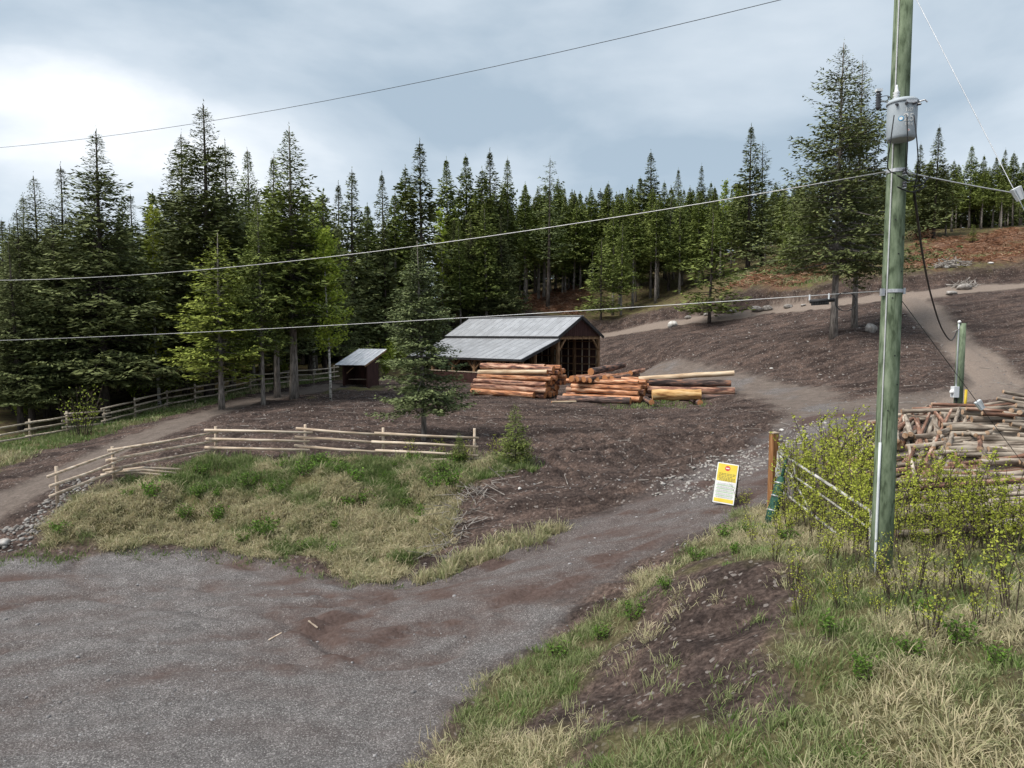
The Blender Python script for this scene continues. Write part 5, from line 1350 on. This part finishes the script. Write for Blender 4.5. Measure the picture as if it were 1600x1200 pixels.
# ------------------------------------------------------------------ utility pole
ub = P(1376, 893, 11.5); ub.z = H(ub.x, ub.y)
DEP = 11.5
upole = thing('utility_pole', 'tall green treated utility pole carrying a grey transformer', 'utility pole', ub)
top_z = P(1410, -70, DEP).z - ub.z
MB().tube([(0, 0, -.5 + (top_z + .5) * k / 6) for k in range(7)], [.178 - .045 * k / 6 for k in range(7)], 24).build('shaft', M['treated'], upole, True)
def prad(z): return .178 - .045 * (z + .5) / (top_z + .5)
def on_pole(py): return P(1400, py, DEP).z - ub.z
gw = MB(); aa = R(215)
gw.tube([((prad(z) + .012) * math.cos(aa), (prad(z) + .012) * math.sin(aa), z) for z in np.linspace(1.9, top_z - .6, 8)], .011, 6).build('ground_wire', M['alum'], upole)
cz1 = on_pole(690)
MB().tube([((prad(z) + .025) * math.cos(aa), (prad(z) + .025) * math.sin(aa), z) for z in np.linspace(-.2, cz1, 5)], .022, 8).build('guard_tube', M['lightgrey'], upole, True)
for py, sd2 in ((268, 1), (455, 1)):
    z = on_pole(py)
    MB().lathe((0, 0, z), [(prad(z) + .002, -.03), (prad(z) + .012, -.028), (prad(z) + .012, .028), (prad(z) + .002, .03)], 20).build('band', M['galv'], upole)
for py in (272, 292):
    z = on_pole(py)
    MB().lathe((.02, -prad(z) - .055, z - .05), [(.02, 0), (.042, .015), (.025, .04), (.025, .055), (.042, .08), (.02, .095)], 12).build('spool_insulator', M['porcelain'], upole, True)
    MB().beam((.02, -prad(z) + .02, z - .06), (.02, -prad(z) - .09, z - .06), .03, .015).build('clevis', M['galv'], upole)
for i, py in enumerate((345, 398, 425, 466, 555, 600, 640)):
    z = on_pole(py); a = R(-115 + 25 * (i % 3))
    MB().tube([(math.cos(a) * (prad(z) - .01), math.sin(a) * (prad(z) - .01), z), (math.cos(a) * (prad(z) + .006), math.sin(a) * (prad(z) + .006), z)], .012, 8).build('bolt', M['black'], upole)
z = on_pole(455)
MB().box((-prad(z) - .03, -.05, z - .02), (.05, .07, .12)).build('cable_clamp', M['galv'], upole)
MB().box((prad(z) + .02, -.03, z), (.04, .06, .10)).build('guy_bracket', M['galv'], upole)

# transformer hangs on the pole
tz0, tz1 = on_pole(229), on_pole(172)
tx_, ty_ = P(1408, 200, DEP - .35).x - ub.x, -.36
tr = thing('transformer', 'grey cylindrical pole transformer marked 25', 'transformer', ub + Vector((tx_, ty_, tz0)))
th = tz1 - tz0
MB().lathe((0, 0, 0), [(.185, .0), (.20, .012), (.214, .05), (.216, th * .5), (.216, th - .03), (.216, th)], 32).build('tank', M['tank'], tr, True)
MB().lathe((0, 0, th), [(.222, -.035), (.232, -.03), (.232, .0), (.20, .035), (.09, .055), (.001, .06)], 32).build('lid', M['tank'], tr, True)
MB().lathe((-.09, .02, th + .04), [(.04, 0), (.032, .02), (.055, .04), (.032, .06), (.055, .08), (.032, .10), (.055, .12), (.03, .14), (.02, .20), (.012, .24)], 14).build('bushing', M['lightgrey'], tr, True)
for a in (-138, -105, -75, -48):
    MB().tube([(math.cos(R(a)) * .205, math.sin(R(a)) * .205, th - .075), (math.cos(R(a)) * .27, math.sin(R(a)) * .27, th - .085)], [.024, .016], 10).build('terminal', M['porcelain'], tr)
MB().box((0, .23, th * .5), (.10, .08, th * .7)).build('hanger', M['galv'], tr)
MB().box((.02, -.222, th - .05), (.16, .02, .045)).build('clamp', M['galv'], tr)
MB().tube([(.20, -.1, th - .02), (.27, -.14, th), (.31, -.15, th - .04)], .012, 6).build('grounding_lug', M['galv'], tr)
def wrap_text(txt, size, ang, z, m, name, parent, rad):
    cu = bpy.data.curves.new('letters', 'FONT'); cu.body = txt; cu.size = size; cu.align_x = 'CENTER'; cu.align_y = 'CENTER'; cu.resolution_u = 3
    tmp = bpy.data.objects.new('letters', cu); COL.objects.link(tmp)
    dg = bpy.context.evaluated_depsgraph_get(); me = bpy.data.meshes.new_from_object(tmp.evaluated_get(dg)); bpy.data.objects.remove(tmp)
    for vv in me.vertices:
        a = R(ang) + vv.co.x / rad; zz = vv.co.y + z
        vv.co = (math.cos(a) * rad, math.sin(a) * rad, zz)
    me.materials.clear(); me.materials.append(m); me.name = name
    return link(name, me, parent)
wrap_text('25', .17, -92, th * .50, M['white'], 'capacity_number', tr, .2205)
wrap_text('187', .085, -92, th * .70, M['white'], 'serial_number', tr, .2205)
wrap_text('14.4', .075, -92, th * .33, M['white'], 'voltage_number', tr, .2205)
def disc(rad, ang, z, r0, r1, m, name, n=20):
    mb = MB()
    for i in range(n):
        q = []
        for rr2, t in ((r0, i), (r1, i), (r1, i + 1), (r0, i + 1)):
            a = 2 * math.pi * t / n; q.append((math.cos(R(ang) + rr2 * math.cos(a) / rad) * rad, math.sin(R(ang) + rr2 * math.cos(a) / rad) * rad, z + rr2 * math.sin(a)))
        mb.quad(*q)
    mb.build(name, m, tr)
disc(.2200, -122, th * .49, .0, .026, M['white'], 'round_sticker'); disc(.2206, -122, th * .49, .026, .038, M['blue'], 'sticker_ring')
disc(.2200, -92, th * .17, 0, .026, M['white'], 'warning_sticker', 4); disc(.2206, -92, th * .17, 0, .010, M['red'], 'sticker_mark', 8)
# fuse cutout left of the pole
fc = thing('fuse_cutout', 'dark ribbed fuse insulator beside the top of the transformer', 'insulator', P(1372, 172, DEP - .15))
MB().lathe((0, 0, 0), [(.02, 0)] + [(.05 if i % 2 else .03, .02 + i * .02) for i in range(13)] + [(.02, .30)], 14).build('insulator', M['porcelain'], fc, True)
MB().box((0, 0, .31), (.09, .07, .04)).build('cap', M['lightgrey'], fc)
MB().tube([(.0, .02, .15), (.16, .10, .17), (.30, .14, .16)], .015, 6).build('bracket', M['galv'], fc)

# wires
def wire(name, label, pts, r, m, cat='cable', n=5, parent=None):
    mb = MB().tube(pts, r, n)
    o = mb.build(name, m, parent, True)
    return o if parent else tag(o, label, cat)
wd = Vector((-17.2, 23)) - Vector((ub.x, 11.5))
def span(hs, t1=2.2, n=40, off=0.):
    co = np.polyfit([h[0] for h in hs], [h[1] for h in hs], len(hs) - 1)
    pts = []
    for t in np.linspace(0, t1, n):
        pts.append(Vector((ub.x - .16 + wd.x * t, 11.5 + off + wd.y * t, CAMZ + float(np.polyval(co, t)))))
    return pts
def hz(px, py, t):          # height above the camera seen at that pixel for depth at t
    return P(px, py, 11.5 + wd.y * t).z - CAMZ
def t_of(px):
    lo, hi = 0., 3.
    for _ in range(50):
        m_ = (lo + hi) / 2; X = ub.x - .16 + wd.x * m_; Y = 11.5 + wd.y * m_
        # rough: image column
        if 800 + F * X / Y > px: lo = m_
        else: hi = m_
    return lo
def fit(pxs): return [(t_of(px), hz(px, py, t_of(px))) for px, py in pxs]
wire('neutral_wire', 'bright bare wire from the utility pole crossing the picture to the left', span(fit([(1378,268),(800,364),(0,438)])), .0078, M['alum'])
low = span(fit([(1368,455),(800,492),(0,532)]))
wire('telephone_cable', 'lower bright cable crossing in front of the barn roof', low, .006, M['alum'])
wire('primary_wire', 'thin high wire in the sky at upper left', span(fit([(1392,-45),(555,150),(0,232)])), .006, M['black'])
# secondary to the right, guys, service drop
def line(a, Ya, b, Yb, sag=0., n=16):
    p, q = P(*a, Ya), P(*b, Yb); out = []
    for i in range(n + 1):
        t = i / n; x = p.lerp(q, t); x.z -= 4 * sag * t * (1 - t); out.append(x)
    return out
g1 = line((1412,-40), 11.5, (1592,302), 9.6)
wire('guy_wire', 'thin guy wire slanting down to the white guy insulator at the right edge', line((1412,-40), 11.5, (1750,620), 8.4), .0055, M['galv'])
s1 = line((1428,272), 11.6, (1605,306), 13.0, .03)
wire('service_wire', 'bright twisted wire leaving the pole to the right', line((1410,268), 11.5, (1850,330), 16, .12), .011, M['alum'])
def guy_ins(px, py, Y, ang, label, s=1.):
    t = thing('guy_insulator', label, 'insulator', P(px, py, Y)); t.rotation_euler = (0, ang, 0)
    MB().hexa([Vector(k) * s for k in ((-.05, -.03, -.10), (.05, -.03, -.10), (.05, .03, -.10), (-.05, .03, -.10), (-.07, -.035, .10), (.07, -.035, .10), (.07, .035, .10), (-.07, .035, .10))]).build('body', M['lightgrey'], t)
    for xx in (-.035, .035):
        MB().beam(Vector((xx, -.036, -.08)) * s, Vector((xx * 1.3, -.041, .08)) * s, .016 * s, .008 * s).build('groove', M['tank'], t)
guy_ins(1591, 303, 9.55, R(-28), 'white guy insulator at the right edge', .9)
wire('guy_wire', 'dark guy wire running from the pole down over the log pile', line((1398,455), 11.5, (1625,760), 14.2), .006, M['black'])
guy_ins(1531, 633, 12.9, R(-35), 'pale blue guy insulator above the right log pile', .9)
sp = gp(1496, 652)
drop = [P(1428, 300, 11.5), P(1432, 330, 12.0), P(1441, 395, 14.2), P(1453, 455, 17.5), P(1468, 505, 21.0), P(1480, 527, 23.5), P(1488, 531, sp.y - .9), P(1495, 518, sp.y - .1), P(1497, 511, sp.y)]
def smooth_path(p, n=6):
    out = []
    for i in range(len(p) - 1):
        a, b, c, d = p[max(i - 1, 0)], p[i], p[i + 1], p[min(i + 2, len(p) - 1)]
        for k in range(n):
            t = k / n; out.append(.5 * ((2 * b) + (c - a) * t + (2 * a - 5 * b + 4 * c - d) * t * t + (3 * b - a - 3 * c + d) * t ** 3))
    return out + [p[-1]]
wire('service_drop', 'black twisted service cable sagging from the pole to the short post', smooth_path(drop), .022, M['black'])
# leads from the transformer
for i, (a, b, c, e) in enumerate([((1397,180), (1391,225), (1387,262), (1400,272)), ((1417,180), (1418,228), (1416,268), (1428,276)), ((1428,180), (1433,225), (1434,262), (1428,298))]):
    wire('lead', None, [q - tr.location for q in smooth_path([P(*a, 10.9), P(*b, 10.87), P(*c, 11.05), P(*e, 11.3)])], .009, M['black'], parent=tr)
wire('jumper', None, [q - tr.location for q in smooth_path([P(1398, 160, 11.1), P(1388, 150, 11.2), P(1372, 152, 11.3)])], .006, M['black'], parent=tr)
for i, (a, b) in enumerate([((1402,274), (1434,282)), ((1402,292), (1448,290))]):
    wire('jumper', None, [q - ub for q in smooth_path([P(*a, 11.25), P((a[0] + b[0]) / 2, a[1] + 8, 11.35), P(*b, 11.5)])], .012, M['black'], parent=upole)
wire('jumper', None, [q - ub for q in smooth_path([P(1424, 292, 11.4), P(1440, 288, 11.45), P(1452, 276, 11.6)])], .014, M['black'], parent=upole)
# splice case hung under the telephone cable
def on_low(px):
    t = t_of(px); i = t / 2.2 * 39; k = int(i); return low[k].lerp(low[k + 1], i - k)
ca, cb_ = on_low(1262), on_low(1292)
sc_ = thing('splice_case', 'black cable splice case hanging under the lower cable', 'splice case', (ca + cb_) / 2)
cc = sc_.location.copy()
MB().tube([ca - cc + Vector((0, 0, -.10)), cb_ - cc + Vector((.1, 0, -.09))], .034, 12).build('body', M['black'], sc_, True)
for k in range(7):
    q = (ca - cc).lerp(cb_ - cc, .1 + k * .13) + Vector((.02, 0, -.145)); MB().box(q, (.022, .06, .05)).build('fin', M['black'], sc_)
for q in (ca, cb_):
    MB().tube([q - cc + Vector((0, 0, .02)), q - cc + Vector((0, 0, -.08))], .014, 6).build('hanger', M['lightgrey'], sc_)
lp = [on_low(1318) + Vector((.18 * math.cos(a) - .0, 0, .16 * math.sin(a) - .14)) for a in np.linspace(1.9, -4.2, 16)]
wire('cable_loop', 'slack loop of black cable under the lower wire beside the fir trunk', lp, .009, M['black'], 'cable')

# short service post with meter box
spost = thing('service_post', 'short green treated post with meter box behind the right log pile', 'post', sp)
stop = P(1499, 505, sp.y).z - sp.z
MB().tube([(0, 0, -.3), (.0, 0, stop * .5), (0, 0, stop)], [.155, .15, .142], 18).build('shaft', M['treated'], spost, True)
mz = P(1490, 612, sp.y).z - sp.z
MB().box((-.20, -.08, mz), (.20, .22, .42)).build('meter_box', M['lightgrey'], spost)
MB().lathe((-.33, -.1, mz), [(.07, -.06), (.085, 0), (.06, .07), (.02, .09)], 14).build('meter', M['white'], spost, True)
MB().tube([(-.15, -.1, -.2), (-.15, -.1, mz - .2)], .03, 8).build('conduit', M['black'], spost)
MB().tube([(-.155, -.06, mz + .2), (-.150, -.06, stop - .15), (-.15, -.06, stop + .02)], .028, 8).build('conduit', M['lightgrey'], spost, True)
MB().lathe((-.15, -.08, stop + .0), [(.03, 0), (.06, .02), (.06, .07), (.02, .11)], 12).build('weather_head', M['white'], spost, True)
MB().beam((-.14, -.08, stop - .22), (-.42, -.08, stop - .36), .025, .025).build('arm', M['wood_grey'], spost)
yg = gp(1507, 648)
tag(MB().tube([yg + Vector((0, 0, -.2)), yg + Vector((.02, 0, 1.05))], .05, 10).build('cable_marker', M['yellow_guard'], None, True), 'yellow marker stake beside the short service post', 'marker')

# ------------------------------------------------------------------ sandwich board
sg0 = gp(1131, 785)
board = thing('sandwich_board', 'yellow and white sandwich board sign standing on the driveway', 'sign', sg0)
board.rotation_euler = (R(-2), R(5), R(-24))
BWd, BH = .60, 1.18
lean_ = R(13)
bu = Vector((0, math.sin(lean_), math.cos(lean_)))       # up along the face
bn = Vector((0, -math.cos(lean_), math.sin(lean_)))      # out of the face
by0 = Vector((0, -.28, .03))
def BF(x, s, d): return by0 + Vector((x, 0, 0)) + bu * s + bn * d
def plate(x0, x1, s0, s1, d0, d1, m, name, parent=board):
    return MB().hexa([BF(x0, s0, d0), BF(x1, s0, d0), BF(x1, s0, d1), BF(x0, s0, d1), BF(x0, s1, d0), BF(x1, s1, d0), BF(x1, s1, d1), BF(x0, s1, d1)]).build(name, m, parent)
h2 = BWd / 2
pnl = plate(-h2, h2, 0, BH, -.02, 0, M['white'], 'front_panel')
plate(-h2 + .03, h2 - .03, BH * .55, BH - .03, .001, .004, M['yellow'], 'yellow_field', pnl)
plate(-h2 + .03, h2 - .03, .035, .14, .001, .004, M['yellow'], 'yellow_strip', pnl)
mb = MB()
for i in range(24):
    a0, a1 = 2 * math.pi * i / 24, 2 * math.pi * (i + 1) / 24
    mb.quad(BF(0, BH - .15, .006), BF(.075 * math.cos(a0), BH - .15 + .075 * math.sin(a0), .006), BF(.075 * math.cos(a1), BH - .15 + .075 * math.sin(a1), .006), BF(0, BH - .15, .006))
mb.q = [q for q in mb.q]; mb.t = [(q[0], q[1], q[2]) for q in mb.q]; mb.q = []
mb.build('red_disc', M['red'], pnl)
plate(-.05, .05, BH - .165, BH - .135, .008, .010, M['white'], 'disc_bar', pnl)
rg = random.Random(3)
ink = MB()
def bar(x0, x1, s0, s1): ink.hexa([BF(x0, s0, .005), BF(x1, s0, .005), BF(x1, s0, .0065), BF(x0, s0, .0065), BF(x0, s1, .005), BF(x1, s1, .005), BF(x1, s1, .0065), BF(x0, s1, .0065)])
for j, s in enumerate([.86, .82, .775, .735, .70, .665]):
    xx = -h2 + .07 + rg.uniform(0, .04)
    while xx < h2 - .09 - (.05 if j == 2 else 0):
        w = rg.uniform(.03, .08); bar(xx, min(xx + w, h2 - .06), s + .0, s + .016); xx += w + .016
ink.build('printed_lines', M['ink'], pnl)
ink = MB()
for s in (.52, .42, .32, .22): bar(-h2 + .05, h2 - .05, s, s + .012)
ink.build('green_rules', M['ink_green'], pnl)
ink = MB()
for s in (.58, .55, .48, .455, .38, .355, .28, .255, .185, .165):
    xx = -h2 + .07
    while xx < h2 - .1: 
        w = rg.uniform(.03, .07); bar(xx, xx + w, s, s + .010); xx += w + .015
ink.build('printed_lines', M['ink_grey'], pnl)
# black frame: edges, back legs, rungs
top = BF(0, BH, -.02); bl_ = Vector((0, .62, .03))
for x in (-h2, h2):
    MB().beam(BF(x, -.03, -.03), BF(x, BH + .01, -.03), .03, .03).build('front_leg', M['black'], board)
    MB().beam(BF(x, BH, -.05), Vector((x, .46, 0)), .03, .03).build('rear_leg', M['black'], board)
for f in (.35, .6, .85):
    p = BF(-h2, BH, -.05).lerp(Vector((-h2, .46, 0)), f); q = BF(h2, BH, -.05).lerp(Vector((h2, .46, 0)), f)
    MB().beam(p, q, .02, .02).build('rung', M['black'], board)
for f in (.4, .65):
    MB().beam(BF(h2, BH * (1 - f), -.05), BF(h2, BH, -.05).lerp(Vector((h2, .46, 0)), f), .015, .015).build('spreader', M['black'], board)

# gate post, gate, netting bundle
gpo = gp(1206, 797)
post = thing('gate_post', 'brown square cedar gate post beside the driveway', 'post', gpo)
pt = P(1210, 677, gpo.y).z - gpo.z
MB().box((0, 0, pt / 2 - .15), (.17, .17, pt + .3), Matrix.Rotation(R(20), 3, 'Z')).build('shaft', M['cedar'], post)
MB().box((0, 0, pt + .015), (.19, .19, .03), Matrix.Rotation(R(20), 3, 'Z')).build('top_cap', M['rail'], post)
MB().box((.10, -.13, P(1212, 736, gpo.y).z - gpo.z), (.17, .012, .24)).build('notice', M['white'], post)
nz = P(1212, 736, gpo.y).z - gpo.z
MB().box((.075, -.1375, nz + .045), (.05, .004, .06)).build('notice_print', M['ink'], post)
MB().box((.115, -.1375, nz - .05), (.09, .004, .02)).build('notice_print', M['ink'], post)
MB().box((.03, -.12, P(1208, 757, gpo.y).z - gpo.z), (.09, .01, .06)).build('small_tag', M['white'], post)
gt = thing('tube_gate', 'pale metal tube gate half hidden in the shrubs', 'gate', gpo)
ga = P(1216, 706, gpo.y - .1) - gpo; gb = P(1362, 800, 13.2) - gpo
def gpt(t, dz): return ga.lerp(gb, t) + Vector((0, 0, -dz))
MB().tube([gpt(0, 0), gpt(1, 0)], .035, 8).build('top_rail', M['gate'], gt, True)
MB().tube([gpt(0, .35), gpt(1, .35)], .025, 8).build('rail', M['gate'], gt, True)
MB().tube([gpt(0, .95), gpt(1, .95)], .035, 8).build('bottom_rail', M['gate'], gt, True)
for t in (0, .22, 1): MB().tube([gpt(t, 0), gpt(t, .95)], .035, 8).build('upright', M['gate'], gt, True)
MB().tube([gpt(.0, 0), gpt(.45, .95)], .025, 8).build('brace', M['gate'], gt, True)
na, nb_ = P(1203, 800, 16.9), P(1229, 717, 17.2); na.z = H(na.x, na.y)
net = thing('netting_roll', 'dark green roll of netting leaning on the gate post', 'netting', na)
dv = nb_ - na
MB().tube([dv * k for k in (-.05, .2, .4, .6, .72)], [.13, .14, .13, .12, .07], 12).build('roll', M['green_net'], net, True)
MB().tube([dv * .6, dv * 1.0, dv * 1.03], [.04, .04, .02], 8).build('core_post', M['green_net'], net, True)
for k in (.2, .42, .62):
    MB().tube([dv * (k - .008), dv * (k + .008)], .142, 12).build('tie', M['galv'], net)
